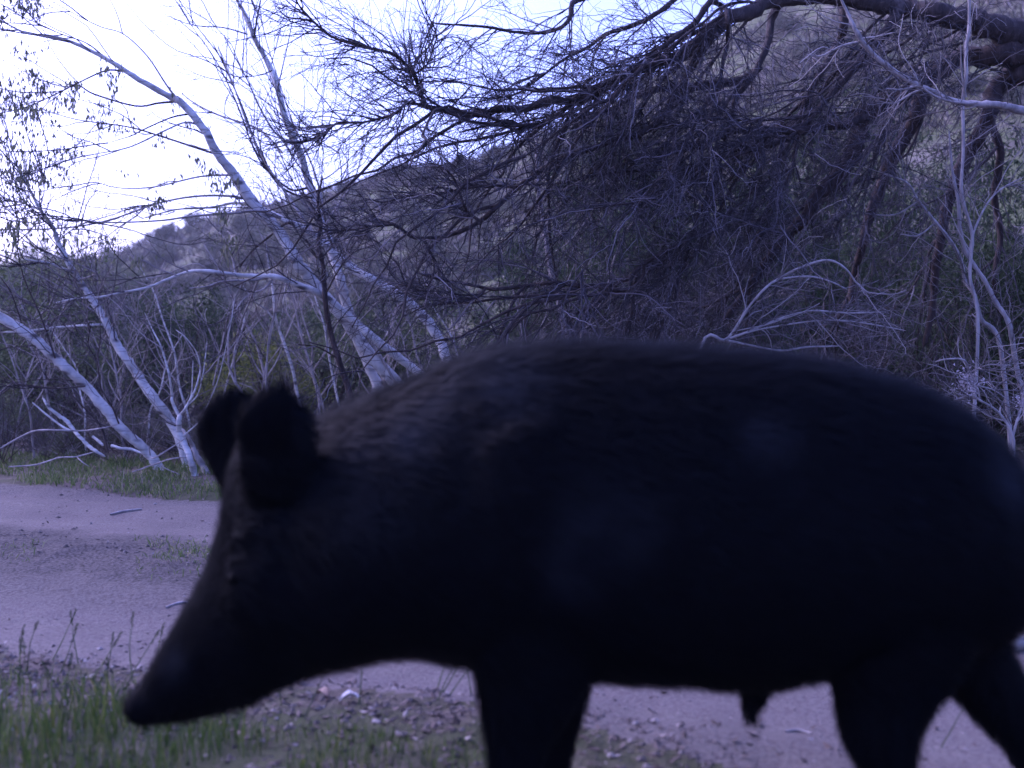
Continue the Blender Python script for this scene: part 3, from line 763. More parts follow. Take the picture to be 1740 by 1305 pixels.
kl([(1680, 200, 14), (1700, 260, 13), (1690, 330, 12), (1700, 400, 10), (1690, 470, 8), (1700, 540, 6)], 6.9, M_RUST, d0=6.6, name="branch")
# dense hanging twigs: more from the heavier limbs at the right
base = kt.all_paths(22)
wsel = [i for i in range(len(base)) if base[i][:, 0].mean() > 0.0]
extra, rx = [], None
def twig_keep(p):
    px = 870 + FOCAL * p[:, 0] / p[:, 1]
    py = HORIZON - FOCAL * (p[:, 2] - CAM_H) / p[:, 1]
    k = np.clip((px - 700) / 280, 0.09, 1)
    return np.where((px > 1400) & (py < 330), 0.75, k)
p, tan, _, t = sample_on(base[wsel], 260, 0.05, 1.0)
k_ = RNG.random(260) < twig_keep(p); p, tan = p[k_][:70], tan[k_][:70]
NS = len(p)
d = norm(side_dirs(tan, 0.8) + np.array((-0.55, 0.0, -0.35)))
S, rS = grow(p, d, 0.7 + 0.9 * RNG.random(NS), 0.010, 0.003, 12, 0.16, (-0.02, 0, -0.03), zig=0.15)
for i in range(NS):
    g = Geo(); g.tubes(S[i:i + 1], rS[i:i + 1], 6)
    link("branch", g.mesh("branch", kt.loc), M_DARK, kt.root)
S14 = S[:, np.linspace(0, 11, 22).astype(int)]
twig_part(kt, M_TWIG, "twigs", 1500, (0.2, 0.7), 0.0045, 8500, (0.10, 0.36), 20000, (0.03, 0.16), 1.0, (-0.01, 0, -0.05), 0.1, 0.15, 0.0012, keep=twig_keep, base=np.concatenate((base[wsel], S14)), bias=(-0.3, 0, -0.25))
leftb = [i for i in range(len(base)) if i not in wsel]
twig_part(kt, M_TWIG, "twigs", 300, (0.15, 0.5), 0.0036, 1200, (0.08, 0.3), 2600, (0.03, 0.12), 1.0, (-0.02, 0, 0.0), 0.05, 0.18, 0.0011, base=base[leftb], bias=(-0.25, 0, 0.05))

WF = 0.72
# pale branch crossing the upper right and thin pale stems of the thicket
rb = Tree("pale_dead_tree", "pale dead tree, bare branch slanting to the right edge before the dark limbs", "tree", ground_at(1950, 5.2))
rb.limb("trunk", [rb.loc + (0, 0, -.1), rb.loc + (0, 0, 0.9), P(1900, 230, 5.2), P(1880, 120, 5.2), P(1870, -60, 5.2)], [0.06, 0.05, 0.045, 0.035, 0.02], M_GREYB, keep=False)
rb.traced("branch", [(1900, 225, 24), (1800, 205, 22), (1740, 190, 21), (1715, 182, 18), (1690, 178, 17), (1650, 176, 14), (1615, 170, 13), (1585, 155, 13), (1560, 145, 12), (1530, 128, 12), (1508, 112, 12), (1485, 93, 11), (1462, 66, 11), (1450, 44, 9), (1440, 22, 7), (1425, -10, 5)], 5.2, 5.0, M_GREYB, rough=0.08)
for pl in ([(1660, 174, 7), (1640, 176, 6), (1600, 168, 6), (1570, 150, 5), (1550, 122, 4)], [(1575, 150, 5), (1550, 158, 5), (1520, 175, 4), (1490, 172, 3)], [(1560, 146, 5), (1530, 152, 4), (1505, 150, 3)], [(1465, 70, 6), (1430, 78, 5), (1395, 95, 4), (1370, 92, 3)], [(1462, 66, 5), (1490, 62, 4), (1520, 55, 3)]):
    rb.traced("branch", pl, 5.05, 5.0, M_GREYB, sides=6)
twig_part(rb, M_PTWIG, "twigs", 40, (0.15, 0.4), 0.003, 120, (0.06, 0.2), 0, None, 0.9, (0, 0, -0.02), 0.2)

def stem_tree(name, label, cat, gpx, d, pls, mat, tmat, ntw=30, grp=None):
    t = Tree(name, label, cat, ground_at(gpx, d), grp)
    for k, pl in enumerate(pls):
        t.traced("stem" if k == 0 else "branch", pl, d, d + random.uniform(-0.15, 0.15), mat, ground=(gpx, d) if k == 0 else None, sides=7, rough=0.06)
    if ntw:
        twig_part(t, tmat, "twigs", ntw, (0.15, 0.5), 0.003, ntw * 4, (0.07, 0.25), ntw * 3, (0.04, 0.12), 0.9, (0, 0, 0.0), 0.15)
    return t
stem_tree("pale_sapling", "upright pale sapling in front of the heaviest limb at upper right", "tree", 1648, 5.6, [[(1662, 560, 8), (1648, 470, 8), (1652, 400, 8), (1634, 330, 8), (1637, 250, 8), (1636, 170, 8), (1642, 130, 8), (1641, 90, 9), (1647, 40, 8), (1646, -20, 7)], [(1641, 165, 5), (1634, 120, 4), (1632, 75, 3)]], M_GREYB, M_PTWIG, 15)
stem_tree("pale_sapling", "bent pale sapling near the right edge, kinked where two stems cross", "tree", 1760, 5.8, [[(1745, 720, 13), (1738, 665, 13), (1730, 640, 12), (1722, 590, 12), (1712, 545, 12), (1690, 510, 11), (1672, 475, 11), (1645, 435, 10), (1632, 395, 9), (1628, 340, 8), (1618, 290, 6), (1612, 220, 4)], [(1710, 540, 7), (1690, 515, 5), (1685, 490, 3)], [(1645, 434, 6), (1660, 380, 5), (1690, 330, 4), (1740, 300, 3)]], M_GREYB, M_PTWIG, 30)
stem_tree("pale_sapling", "leaning pale sapling left of the kinked one, its lower half dark", "tree", 1725, 6.0, [[(1700, 590, 10), (1668, 543, 10), (1655, 500, 10), (1640, 478, 9), (1632, 440, 8), (1612, 405, 8), (1585, 372, 7), (1560, 340, 6), (1540, 310, 5), (1500, 295, 3)], [(1590, 378, 4), (1560, 400, 4), (1530, 398, 3)], [(1560, 342, 4), (1520, 365, 4), (1470, 362, 3), (1440, 355, 2)]], M_GREYB, M_PTWIG, 30)
stem_tree("arching_shrub", "pale shrub with long arching stems just above the animal's rump", "shrub", 1150, 5.4, [[(1190, 592, 8), (1230, 578, 7), (1245, 565, 7), (1270, 525, 6), (1300, 490, 6), (1325, 473, 6), (1360, 455, 6), (1405, 442, 6), (1435, 455, 5), (1455, 480, 4), (1478, 500, 3)], [(1320, 474, 5), (1375, 470, 5), (1410, 478, 4), (1440, 492, 3)], [(1240, 575, 6), (1280, 560, 6), (1330, 540, 5), (1380, 528, 5), (1440, 532, 5), (1510, 530, 3)], [(1235, 578, 6), (1280, 588, 5), (1330, 596, 5), (1370, 590, 5), (1430, 588, 3)], [(1240, 575, 5), (1290, 560, 4), (1390, 545, 4), (1460, 548, 4), (1540, 562, 3)]], M_GREYB, M_PTWIG, 40)
stem_tree("pale_whip", "thin pale whip standing behind the animal's back, right of the tan trunk", "sapling", 975, 6.2, [[(985, 590, 5), (1000, 553, 5), (1025, 507, 5), (1034, 480, 5), (1044, 440, 5), (1060, 400, 5), (1084, 368, 5), (1110, 325, 5), (1130, 300, 4), (1145, 270, 3)], [(1085, 370, 4), (1100, 385, 3), (1104, 398, 2)]], M_GREYB, M_PTWIG, 8)
lr = stem_tree("flowering_shrub", "low grey shrub with pale dry flower heads behind the animal's hip", "shrub", 1722, 4.9, [[(1722, 770, 8), (1720, 740, 7), (1708, 715, 6), (1690, 695, 6), (1665, 680, 5), (1650, 672, 5), (1620, 680, 3)], [(1721, 742, 6), (1728, 715, 6), (1736, 692, 5), (1745, 670, 4)], [(1715, 725, 5), (1700, 705, 5), (1700, 690, 3)], [(1665, 680, 4), (1660, 655, 4), (1648, 632, 4), (1638, 612, 5), (1610, 610, 4), (1588, 615, 3)], [(1660, 655, 4), (1690, 662, 3), (1698, 665, 2)], [(1650, 632, 3), (1680, 620, 3), (1720, 622, 3)]], M_GREYB, M_PTWIG, 40)
g = Geo()
c0 = P(1645, 650, 4.9)
c = c0 + RNG.normal(size=(260, 3)) * np.array((0.028, 0.03, 0.035))
g.leaves(c, unit_rand(260), unit_rand(260), 0.016, 0.010)
c = P(1738, 682, 4.9) + RNG.normal(size=(90, 3)) * 0.02
g.leaves(c, unit_rand(90), unit_rand(90), 0.016, 0.010)
link("flower_heads", g.mesh("flower_heads", lr.loc, False), M_TUFT, lr.root, 'stuff')

# ------------------------------------------------------------------ thicket: bare shrubs
def bare_shrub_meshes(seed, h, nst):
    global RNG
    RNG = np.random.default_rng(seed)
    d = norm(np.stack((RNG.normal(size=nst) * 0.55, RNG.normal(size=nst) * 0.45, np.ones(nst)), -1))
    st = RNG.normal(size=(nst, 3)) * np.array((0.12, 0.12, 0)); st[:, 2] = -0.05
    A, ra = grow(st, d, h * (0.6 + 0.5 * RNG.random(nst)), 0.010, 0.003, 12, 0.12, (0, 0, -0.01))
    gs = Geo(); gs.tubes(A, ra, 5)
    gt = Geo()
    n1 = nst * 9
    p, tan, _, t = sample_on(A, n1, 0.15, 1)
    B, rb_ = grow(p, side_dirs(tan, 0.8), h * (0.15 + 0.3 * RNG.random(n1)), 0.0042, 0.0014, 8, 0.2)
    gt.tubes(B, rb_, 3)
    n2 = n1 * 5
    p, tan, _, t = sample_on(B, n2, 0.1, 1)
    C, rc = grow(p, side_dirs(tan, 1.0), h * (0.05 + 0.14 * RNG.random(n2)), 0.002, 0.001, 5, 0.25)
    gt.tubes(C, rc, 3)
    return gs.mesh("stems"), gt.mesh("twigs")
VAR = [bare_shrub_meshes(100 + k, 1.5 + 0.25 * (k % 3), 9 + k % 4) for k in range(6)]
RNG = np.random.default_rng(77)
M_TH = [M_BRUSH, M_PTWIG, M_TWIG]
for k, (a, b) in enumerate(VAR):
    a.materials.append([M_DARK, M_DARK, M_GREYB, M_DARK, M_RUST, M_DARK][k]); b.materials.append([M_BRUSH, M_TWIG, M_TWIG, M_BRUSH, M_TWIG, M_PTWIG][k])
def shrub_at(x, y, s, k, label, group):
    o = empty("bare_shrub", (x, y, float(height(x, y))), label, "shrub", group)
    o.rotation_euler = (0, 0, random.uniform(0, 6.28)); o.scale = (s, s, s * random.uniform(0.85, 1.2))
    for nm, me in zip(("stems", "twigs"), VAR[k]):
        c = bpy.data.objects.new(nm, me); COL.objects.link(c); c.parent = o
        c['kind'] = 'stuff'
spots = []
tries = 0
while len(spots) < 80 and tries < 4000:
    tries += 1
    px = random.uniform(-60, 1840); y = random.uniform(7.8, 13.5)
    if px > 900: y = random.uniform(6.0, 12.5)
    x = (px - 870) / FOCAL * y
    if road_v(x, y) < 5.9: continue
    if px < 420 and y < 6.9: continue
    if any((x - a) ** 2 + (y - b) ** 2 < 0.30 ** 2 for a, b, _ in spots): continue
    spots.append((x, y, px))
for x, y, px in spots:
    s = random.uniform(0.4, 0.68) if px < 900 else random.uniform(0.5, 1.0)
    if px > 900:
        shrub_at(x, y, s, random.randrange(6), "bare twiggy thicket shrub under the dark spreading tree", "bare shrubs under the dark tree")
    else:
        shrub_at(x, y, s, random.randrange(6), "bare twiggy thicket shrub behind the white barked trees", "bare shrubs behind the white trees")
for k in range(16):
    px = -50 + 32 * k + random.uniform(-12, 12); y = random.uniform(6.7, 7.5)
    shrub_at((px - 870) / FOCAL * y, y, random.uniform(0.22, 0.36), [1, 2, 4, 0][k % 4], "low bare bush in the brush behind the grass at the left white trunks", "low bare bushes behind the grass")
for k in range(16):
    px = random.uniform(-40, 330); y = random.uniform(16, 30)
    x = (px - 870) / FOCAL * y
    shrub_at(x, y, random.uniform(0.9, 1.5), [2, 5][k % 2], "pale bare tree far behind the left white trunks", "bare trees far off at the left")

# ------------------------------------------------------------------ leafy bushes
def leafy_mesh(seed, n, rx, rz, L, Wd, clumps=26):
    rg = np.random.default_rng(seed)
    cc = norm(rg.normal(size=(clumps, 3))) * (rg.random((clumps, 1)) ** 0.4)
    cc = cc * np.array((rx, rx, rz)) * 0.85; cc[:, 2] += rz * 0.95
    cr = (0.22 + 0.25 * rg.random(clumps)) * rx
    i = rg.integers(0, clumps, n)
    off = norm(rg.normal(size=(n, 3))) * (rg.random((n, 1)) ** 0.45) * cr[i][:, None]
    c = cc[i] + off
    c = c[c[:, 2] > 0.02]
    n = len(c)
    ax = norm(norm(off[:n]) + rg.normal(size=(n, 3)) * 0.6 + np.array((0, 0, 0.5)))
    sd = norm(np.cross(ax, norm(rg.normal(size=(n, 3)))))
    g = Geo()
    g.leaves(c, ax, sd, L * (0.6 + 0.8 * rg.random(n)), Wd * (0.6 + 0.8 * rg.random(n)))
    gs = Geo()
    st = np.zeros((clumps, 3)); st[:, :2] = rg.normal(size=(clumps, 2)) * rx * 0.06
    t = np.linspace(0, 1, 6)[None, :, None]
    pts = st[:, None] * (1 - t) + cc[:, None] * t + np.sin(t * 3.14) * rg.normal(size=(clumps, 1, 3)) * 0.06
    pts[:, 0, 2] = -0.05
    gs.tubes(pts, np.linspace(0.018, 0.004, 6)[None].repeat(clumps, 0), 4)
    return g.mesh("foliage", smooth=False), gs.mesh("stems")
LV = {"j": [leafy_mesh(s, 9000, 0.8, 0.95, 0.05, 0.014, 34) for s in (1, 2, 3)],
      "y": [leafy_mesh(s, 5000, 0.6, 0.5, 0.06, 0.012, 24) for s in (4, 5)],
      "o": [leafy_mesh(s, 4500, 0.8, 0.7, 0.04, 0.018, 26) for s in (6, 7)],
      "s": [leafy_mesh(s, 900, 0.9, 0.7, 0.16, 0.08, 16) for s in (8, 9, 10)]}
LM = {"j": M_JUN, "y": M_YEL, "o": M_OLV, "s": M_SCRUB}
for k in LV:
    for a, b in LV[k]:
        a.materials.append(LM[k]); b.materials.append(M_DARK)
def bush(kind, px, d, s, sz, name, label, cat, group=None, z=0, vi=None):
    x = (px - 870) / FOCAL * d
    o = empty(name, (x, d, float(height(x, d)) + z), label, cat, group)
    o.rotation_euler = (0, 0, random.uniform(0, 6.28)); o.scale = (s, s, s * sz)
    a, b = LV[kind][random.randrange(len(LV[kind])) if vi is None else vi]
    for nm, me in (("foliage", a), ("stems", b)):
        c = bpy.data.objects.new(nm, me); COL.objects.link(c); c.parent = o
        if nm == "foliage": c['kind'] = 'stuff'
bush("j", 290, 9.2, 0.8, 1.0, "juniper", "dark green juniper behind the small forked white tree", "bush")
bush("j", 345, 12.5, 0.75, 1.1, "juniper", "tall dark green juniper between the left and centre white trees", "bush")
bush("o", 190, 12.0, 0.85, 0.75, "olive_bush", "olive green bush behind the knotted white trunk", "bush")
bush("j", 120, 10.2, 0.8, 0.9, "juniper", "dark green juniper seen between the two slanting left white trunks", "bush")
bush("j", 395, 9.6, 0.7, 0.95, "juniper", "dark green juniper just left of the yellow green bush", "bush")
bush("j", 520, 10.4, 0.8, 0.9, "juniper", "dark green juniper behind the slender white stem at the animal's ears", "bush")
bush("j", 655, 10.2, 0.85, 0.95, "juniper", "dark green juniper behind the feet of the centre white trunks", "bush")
bush("y", 440, 8.4, 0.95, 0.95, "yellow_green_bush", "yellow green bush just behind the animal's ears", "bush")
bush("o", 90, 8.6, 1.0, 0.9, "olive_bush", "olive green bush below the low slanting white trunk", "bush")
bush("o", 20, 9.8, 1.2, 1.2, "olive_bush", "olive green bush at the left edge, taller of the pair there", "bush")
bush("o", 560, 9.6, 1.0, 0.85, "olive_bush", "olive green bush at the feet of the straight white tree", "bush")
bush("o", 790, 9.5, 1.0, 1.0, "olive_bush", "olive green bush left of the tan trunk", "bush")
for k in range(11):
    bush("o", -40 + 46 * k + random.uniform(-15, 15), random.uniform(7.3, 8.0), random.uniform(0.22, 0.36), random.uniform(0.7, 1.0), "olive_bush", "small olive green bush low in the brush behind the left white trunks", "bush", "small olive bushes in the brush")
GJ = "junipers in the shade of the dark tree"
for px, d, s, sz, lb in ((905, 10.5, 1.0, 1.1, "dark green juniper just behind the thin tan trunk"),
                         (1010, 8.8, 0.9, 1.2, "dark green juniper behind the pale whip above the animal's withers"),
                         (1120, 9.6, 1.1, 1.35, "dark green juniper left of the arching pale shrub"),
                         (1200, 8.2, 0.8, 1.2, "low dark juniper at the root of the arching pale shrub"),
                         (1290, 10.0, 1.2, 1.3, "broad dark juniper behind the tops of the arching pale stems"),
                         (1390, 8.8, 0.85, 1.2, "small dark juniper behind the tips of the arching pale stems"),
                         (1530, 9.2, 1.0, 1.4, "dark juniper left of the leaning pale sapling, above the animal's rump"),
                         (1640, 7.4, 0.85, 1.1, "near dark juniper behind the shrub with the pale flower heads"),
                         (1720, 8.4, 1.1, 1.4, "tall dark juniper behind the kinked pale sapling"),
                         (1790, 7.0, 0.9, 1.2, "dark juniper cut off by the right edge beside the kinked sapling"),
                         (1080, 12.5, 1.4, 1.4, "large far juniper at the hill foot right of the tan trunk"),
                         (1420, 12.0, 1.4, 1.3, "large far juniper at the hill foot under the reddish limbs")):
    bush("j", px, d, s, sz, "juniper", lb, "bush", GJ)
for k in range(230):
    px = random.uniform(150, 1740) if k % 2 else random.uniform(180, 950); f = random.random()
    R_ = float(np.interp(px, [0, 400, 800, 1200, 1740], [120, 85, 70, 55, 48]))
    r0_ = float(np.interp(px, [0, 700, 1100, 1740], [20, 15, 10.5, 8.5]))
    d = r0_ + (R_ - r0_) * (0.08 + 0.9 * f)
    bush("s", px, d, random.uniform(0.25, 0.8) * (0.7 + d / 90), random.uniform(0.7, 1.1), "scrub_bush", "small dull scrub bush on the hillside", "bush", "scrub bushes on the hillside")
for k in range(26):
    px = random.uniform(-60, 215); d = random.uniform(18, 60)
    bush("o", px, d, random.uniform(0.9, 1.3) * (0.55 + d / 45), random.uniform(0.8, 1.2), "far_tree", "leafy tree in the far wood at the left", "tree", "far wood at the left")

# ------------------------------------------------------------------ grass, litter, pebbles
def grass_geo(x, y, h, w, lean=0.35):
    n = len(x)
    z = height(x, y) - 0.004
    b = np.stack((x, y, z), -1)
    a = RNG.random(n) * 2 * np.pi
    dr = np.stack((np.cos(a), np.sin(a), np.zeros(n)), -1) * (lean * (0.3 + RNG.random(n)))[:, None]
    a2 = RNG.random(n) * 2 * np.pi
    sd = np.stack((np.cos(a2), np.sin(a2), np.zeros(n)), -1)
    up = np.array((0, 0, 1.0))
    h = h[:, None]; w = w[:, None]
    m = b + (up * 0.55 + dr * 0.25) * h
    t = b + (up * 0.95 + dr * 0.9) * h
    v = np.stack((b - sd * w * .5, b + sd * w * .5, m + sd * w * .4, m - sd * w * .4, t), 1)
    return v
def grass_obj(name, mat, x, y, h, w, lean):
    v = grass_geo(x, y, h, w, lean)
    n = len(v)
    i = np.arange(n)[:, None] * 5
    me = mesh_np(name, v.reshape(-1, 3), [i + np.array([[0, 1, 2, 3]]), i + np.array([[3, 2, 4]])])
    return link(name, me, mat, kind='stuff')
# foreground grass
n = 30000
x = RNG.uniform(-1.5, 1.6, n); y = RNG.uniform(1.45, 3.0, n)
v = road_v(x, y) + 0.12 * fbm(x, y, 2.2, 3)
left = np.clip((-0.15 - x) / 0.7, 0, 1)
keep = (v < 1.90 + 0.20 * left - 0.3 * np.clip(x / 0.4, 0, 1)) & (fbm(x, y, 4.0, 3) + 0.40 * left + RNG.random(n) * 0.25 > 0.17)
x, y, left = x[keep], y[keep], left[keep]
fade = np.clip((2.16 - road_v(x, y)) / 0.35, 0.25, 1)
hh = (0.018 + 0.06 * RNG.random(len(x)) * (0.35 + 0.9 * left) + 0.075 * left * (RNG.random(len(x)) > 0.9)) * fade * 1.15
tag(grass_obj("grass", M_GRASS, x, y, hh, 0.0020 + 0.0014 * RNG.random(len(x)), 0.5), "short green grass along the near edge of the road", "grass")
# tall stalks with seed heads
pos = [(75, 1140), (95, 1130), (125, 1140), (30, 1135), (165, 1150), (215, 1160), (155, 1148), (265, 1135), (205, 1165), (15, 1180), (60, 1190), (110, 1180), (45, 1160), (742, 1205), (752, 1200), (735, 1210), (770, 1205), (790, 1205), (600, 1215), (1605, 1245), (1540, 1240), (90, 1210), (180, 1200), (130, 1215), (320, 1215), (390, 1230), (480, 1222), (505, 1225)]
gst = Geo()
for (px, py) in pos:
    for j in range(1):
        d = 0.75 * FOCAL / (py - HORIZON) + random.uniform(-.05, .1)
        b0 = ground_at(px + random.uniform(-12, 12), d)
        hgt = random.uniform(0.06, 0.14)
        dr = np.array([[random.gauss(0.1, .25), random.gauss(0, .2), 1.0]])
        A, ra = grow(b0[None], dr, hgt, 0.0016, 0.0009, 7, 0.05, (0.02, 0, 0))
        gst.tubes(A, ra, 4)
        tip = A[0, -1]; tn = norm(A[0, -1] - A[0, -2])
        nn = 26
        tt = np.linspace(0, 0.035, nn)[:, None]
        c = tip + tn * tt
        sdv = norm(unit_rand(nn) + tn * 1.6)
        gst.leaves(c, sdv, norm(np.cross(sdv, unit_rand(nn))), 0.009, 0.0028)
link("grass_stalks", gst.mesh("grass_stalks", smooth=False), M_STALK, kind='stuff')
# far verge grass
n = 110000
x = RNG.uniform(-4.6, 4.0, n); y = RNG.uniform(3.6, 8.6, n)
v = road_v(x, y)
e = edge_far(x, y)
keep = (v > e + 0.05 * fbm(x, y, 5, 2)) & (v < e + 1.3 + fbm(x, y, 2, 2) * 0.6) & (fbm(x, y, 3.0, 3) + RNG.random(n) * 0.5 > 0.08)
x, y = x[keep], y[keep]
tag(grass_obj("verge_grass", M_VERGE, x, y, 0.025 + 0.06 * RNG.random(len(x)) ** 2, 0.004 + 0.003 * RNG.random(len(x)), 0.9), "dull green grass along the far side of the road", "grass")
# weeds on the crown of the road
n = 9000
x = RNG.uniform(-3, 3, n); v0 = 3.5 + RNG.normal(size=n) * 0.16; y = v0 - 0.34 * x
keep = fbm(x, y, 2.6, 3) > 0.08
x, y = x[keep], y[keep]
grass_obj("weeds", M_VERGE, x, y, 0.012 + 0.03 * RNG.random(len(x)) ** 2, np.full(len(x), 0.0035), 1.2)

def scatter_litter(name, mat, x, y, s, flat=0.8):
    n = len(x)
    c = np.stack((x, y, height(x, y) + 0.003), -1)
    a = RNG.random(n) * 6.283
    ax = norm(np.stack((np.cos(a), np.sin(a), RNG.normal(size=n) * 0.3), -1))
    sd = norm(np.cross(ax, norm(np.array((0, 0, 1.0)) + RNG.normal(size=(n, 3)) * 0.35)))
    g = Geo(); g.leaves(c, ax, sd, s, s * (0.35 + 0.3 * RNG.random(n)), 0.25)
    return link(name, g.mesh(name, smooth=False), mat, kind='stuff')
def rocks(name, mat, x, y, s):
    n = len(x)
    u = norm(np.array([(1, 0, 0), (-1, 0, 0), (0, 1, 0), (0, -1, 0), (0, 0, 1), (0, 0, -1), (.7, .7, .5), (-.7, .6, .5)], float)[:6])
    tri = np.array([(0, 2, 4), (2, 1, 4), (1, 3, 4), (3, 0, 4), (2, 0, 5), (1, 2, 5), (3, 1, 5), (0, 3, 5)])
    a = RNG.random(n) * 6.283
    sc = s[:, None] * (0.6 + 0.6 * RNG.random((n, 3))) * np.array((1, 1, 0.6))
    V = u[None] * sc[:, None] * (0.8 + 0.4 * RNG.random((n, 6, 1)))
    ca, sa = np.cos(a)[:, None], np.sin(a)[:, None]
    V = np.stack((V[..., 0] * ca - V[..., 1] * sa, V[..., 0] * sa + V[..., 1] * ca, V[..., 2]), -1)
    V += np.stack((x, y, height(x, y) + s * 0.15), -1)[:, None]
    F = (np.arange(n)[:, None, None] * 6 + tri[None]).reshape(-1, 3)
    return link(name, mesh_np(name, V.reshape(-1, 3), [F], False), mat, kind='stuff')
n = 22000
x = RNG.uniform(-1.6, 1.4, n); y = RNG.uniform(1.5, 3.2, n)
v = road_v(x, y)
keep = np.exp(-((v - 2.06) / 0.15) ** 2) * np.clip(1.1 - np.clip(x, 0, 9) * 1.8, 0.1, 1) + 0.22 * (v < 2.06) > RNG.random(n) - 0.02
x, y = x[keep], y[keep]
tag(scatter_litter("leaf_litter", M_LITTER, x, y, 0.008 + 0.020 * RNG.random(len(x)) ** 2), "dead leaves and chips along the near edge of the road", "litter")
rocks("pebbles", M_PEBBLE, x[::2] + 0.01, y[::2], 0.003 + 0.008 * RNG.random(len(x[::2])) ** 2)
n = 34000
x = RNG.uniform(-3.4, 3.0, n); y = RNG.uniform(2.0, 6.4, n)
v = road_v(x, y)
dens = 0.12 + 0.95 * np.exp(-((v - 3.45) / 0.28) ** 2) + 0.7 * np.exp(-((v - 4.9) / 0.14) ** 2)
keep = (dens * (0.6 + fbm(x, y, 3, 2)) > RNG.random(n)) & (v > 2.15) & (v < 5.3)
x, y = x[keep], y[keep]
rocks("gravel", M_PEBBLE, x[::2], y[::2], 0.0025 + 0.010 * RNG.random(len(x[::2])) ** 3)
scatter_litter("road_litter", M_LITTER, x[1::2], y[1::2], 0.006 + 0.016 * RNG.random(len(x[1::2])) ** 2)
n = 9000
x = RNG.uniform(-4.4, 4.2, n); y = RNG.uniform(4.2, 9.5, n)
keep = (road_v(x, y) > 5.3)
x, y = x[keep], y[keep]
scatter_litter("leaf_litter", M_LITTER, x, y, 0.02 + 0.035 * RNG.random(len(x)) ** 2)

# low brush and dry grass over the hillside
n = 90000
px = RNG.uniform(100, 1800, n)
R_ = np.interp(px, [0, 400, 800, 1200, 1740], [120, 85, 70, 55, 48]); r_ = np.interp(px, [0, 700, 1100, 1740], [20, 15, 10.5, 8.5])
y = r_ + (R_ * 1.02 - r_) * RNG.random(n) ** 1.3
x = (px - 870) / FOCAL * y
keep = fbm(x, y, 0.45, 4) + 0.35 * RNG.random(n) > 0.2
x, y = x[keep], y[keep]; n = len(x)
c = np.stack((x, y, height(x, y) - 0.02), -1)
g = Geo()
for q in range(3):
    ax = norm(np.array((0, 0, 0.9)) + RNG.normal(size=(n, 3)) * 0.55)
    sd = norm(np.cross(ax, unit_rand(n)))
    s_ = (0.10 + 0.22 * RNG.random(n) ** 2) * (0.6 + y / 50)
    g.leaves(c + RNG.normal(size=(n, 3)) * np.array((.12, .12, 0.02)), ax, sd, s_, s_ * 0.16, 0.3)
link("hill_brush", g.mesh("hill_brush", smooth=False), M_HBRUSH, kind='stuff')

# single things on the road
def stick(label, pl):
    d = [0.75 * FOCAL / (q[1] - HORIZON) for q in pl]
    pts = [ground_at(q[0], dd) + (0, 0, q[2] * 0.4 * dd / FOCAL) for q, dd in zip(pl, d)]
    rad = [q[2] * 0.5 * dd / FOCAL for q, dd in zip(pl, d)]
    p, r = spline(pts, rad, 4); g = Geo(); g.tubes(p[None], r[None], 6)
    o = link("stick", g.mesh("stick", pts[0]), M_GREYB); o.location = [float(c) for c in pts[0]]
    return tag(o, label, "stick")
stick("pale straight stick lying where the far grass meets the road", [(185, 864, 4), (205, 861, 5), (238, 858, 4)])
stick("small pale stick lying across the near wheel track", [(278, 1018, 4), (300, 1014, 5), (322, 1011, 3)])
stick("short dark stick on the road under the animal's belly", [(1340, 1229, 5), (1360, 1226, 7), (1382, 1231, 4)])
def single_leaf(label, px, py, L, mat, seed):
    rg = np.random.default_rng(seed)
    d = 0.75 * FOCAL / (py - HORIZON)
    b0 = ground_at(px, d) + (0, 0, 0.004)
    t = np.linspace(0, 1, 7); s = np.linspace(-1, 1, 5)
    T, S_ = np.meshgrid(t, s, indexing='ij')
    wd = np.sin(np.pi * np.clip(T, 0.03, 0.97)) ** 0.7 * 0.28
    V = np.stack(((T - .5) * L, S_ * wd * L, (S_ ** 2 * wd * 0.7 + 0.25 * np.sin(T * 3) + 0.04 * rg.normal(size=T.shape)) * L), -1).reshape(-1, 3)
    i = np.arange(35).reshape(7, 5)
    F = np.stack((i[:-1, :-1], i[1:, :-1], i[1:, 1:], i[:-1, 1:]), -1).reshape(-1, 4)
    o = link("dead_leaf", mesh_np("dead_leaf", V, [F]), mat)
    o.location = [float(c) for c in b0]; o.rotation_euler = (0, 0, rg.random() * 6)
    m = o.modifiers.new("thick", 'SOLIDIFY'); m.thickness = 0.0008
    return tag(o, label, "leaf")
def plain(name, c, rough=0.7):
    m, nt, b = new_mat(name)
    n_ = noise(nt, coords(nt), 60, 4, 0.6)
    nt.links.new(ramp(nt, n_, [(0.3, tuple(q * 0.75 for q in c)), (0.7, c)]), b.inputs["Base Color"])
    b.inputs["Roughness"].default_value = rough
    return m
single_leaf("pale curled dead leaf on the litter below the animal's throat", 592, 1207, 0.045, plain("bleached_leaf", (0.62, 0.58, 0.56)), 1)
single_leaf("brown curled dead leaf on the litter left of the pale one", 545, 1195, 0.04, plain("brown_leaf", (0.24, 0.16, 0.12)), 2)
rk = ground_at(1726, 0.75 * FOCAL / (1098 - HORIZON))
bpy_me = None
rg = np.random.default_rng(5)
th, ph = np.meshgrid(np.linspace(0, np.pi, 9), np.arange(14) * 2 * np.pi / 14, indexing='ij')
Vr = np.stack((np.sin(th) * np.cos(ph) * 0.034, np.sin(th) * np.sin(ph) * 0.028, np.cos(th) * 0.024), -1)
Vr *= (1 + 0.10 * rg.normal(size=th.shape)[..., None] * (np.sin(th) > 0.01)[..., None])
i = np.arange(9 * 14).reshape(9, 14); j = np.roll(i, -1, 1)
Fr = np.stack((i[:-1], i[1:], j[1:], j[:-1]), -1).reshape(-1, 4)
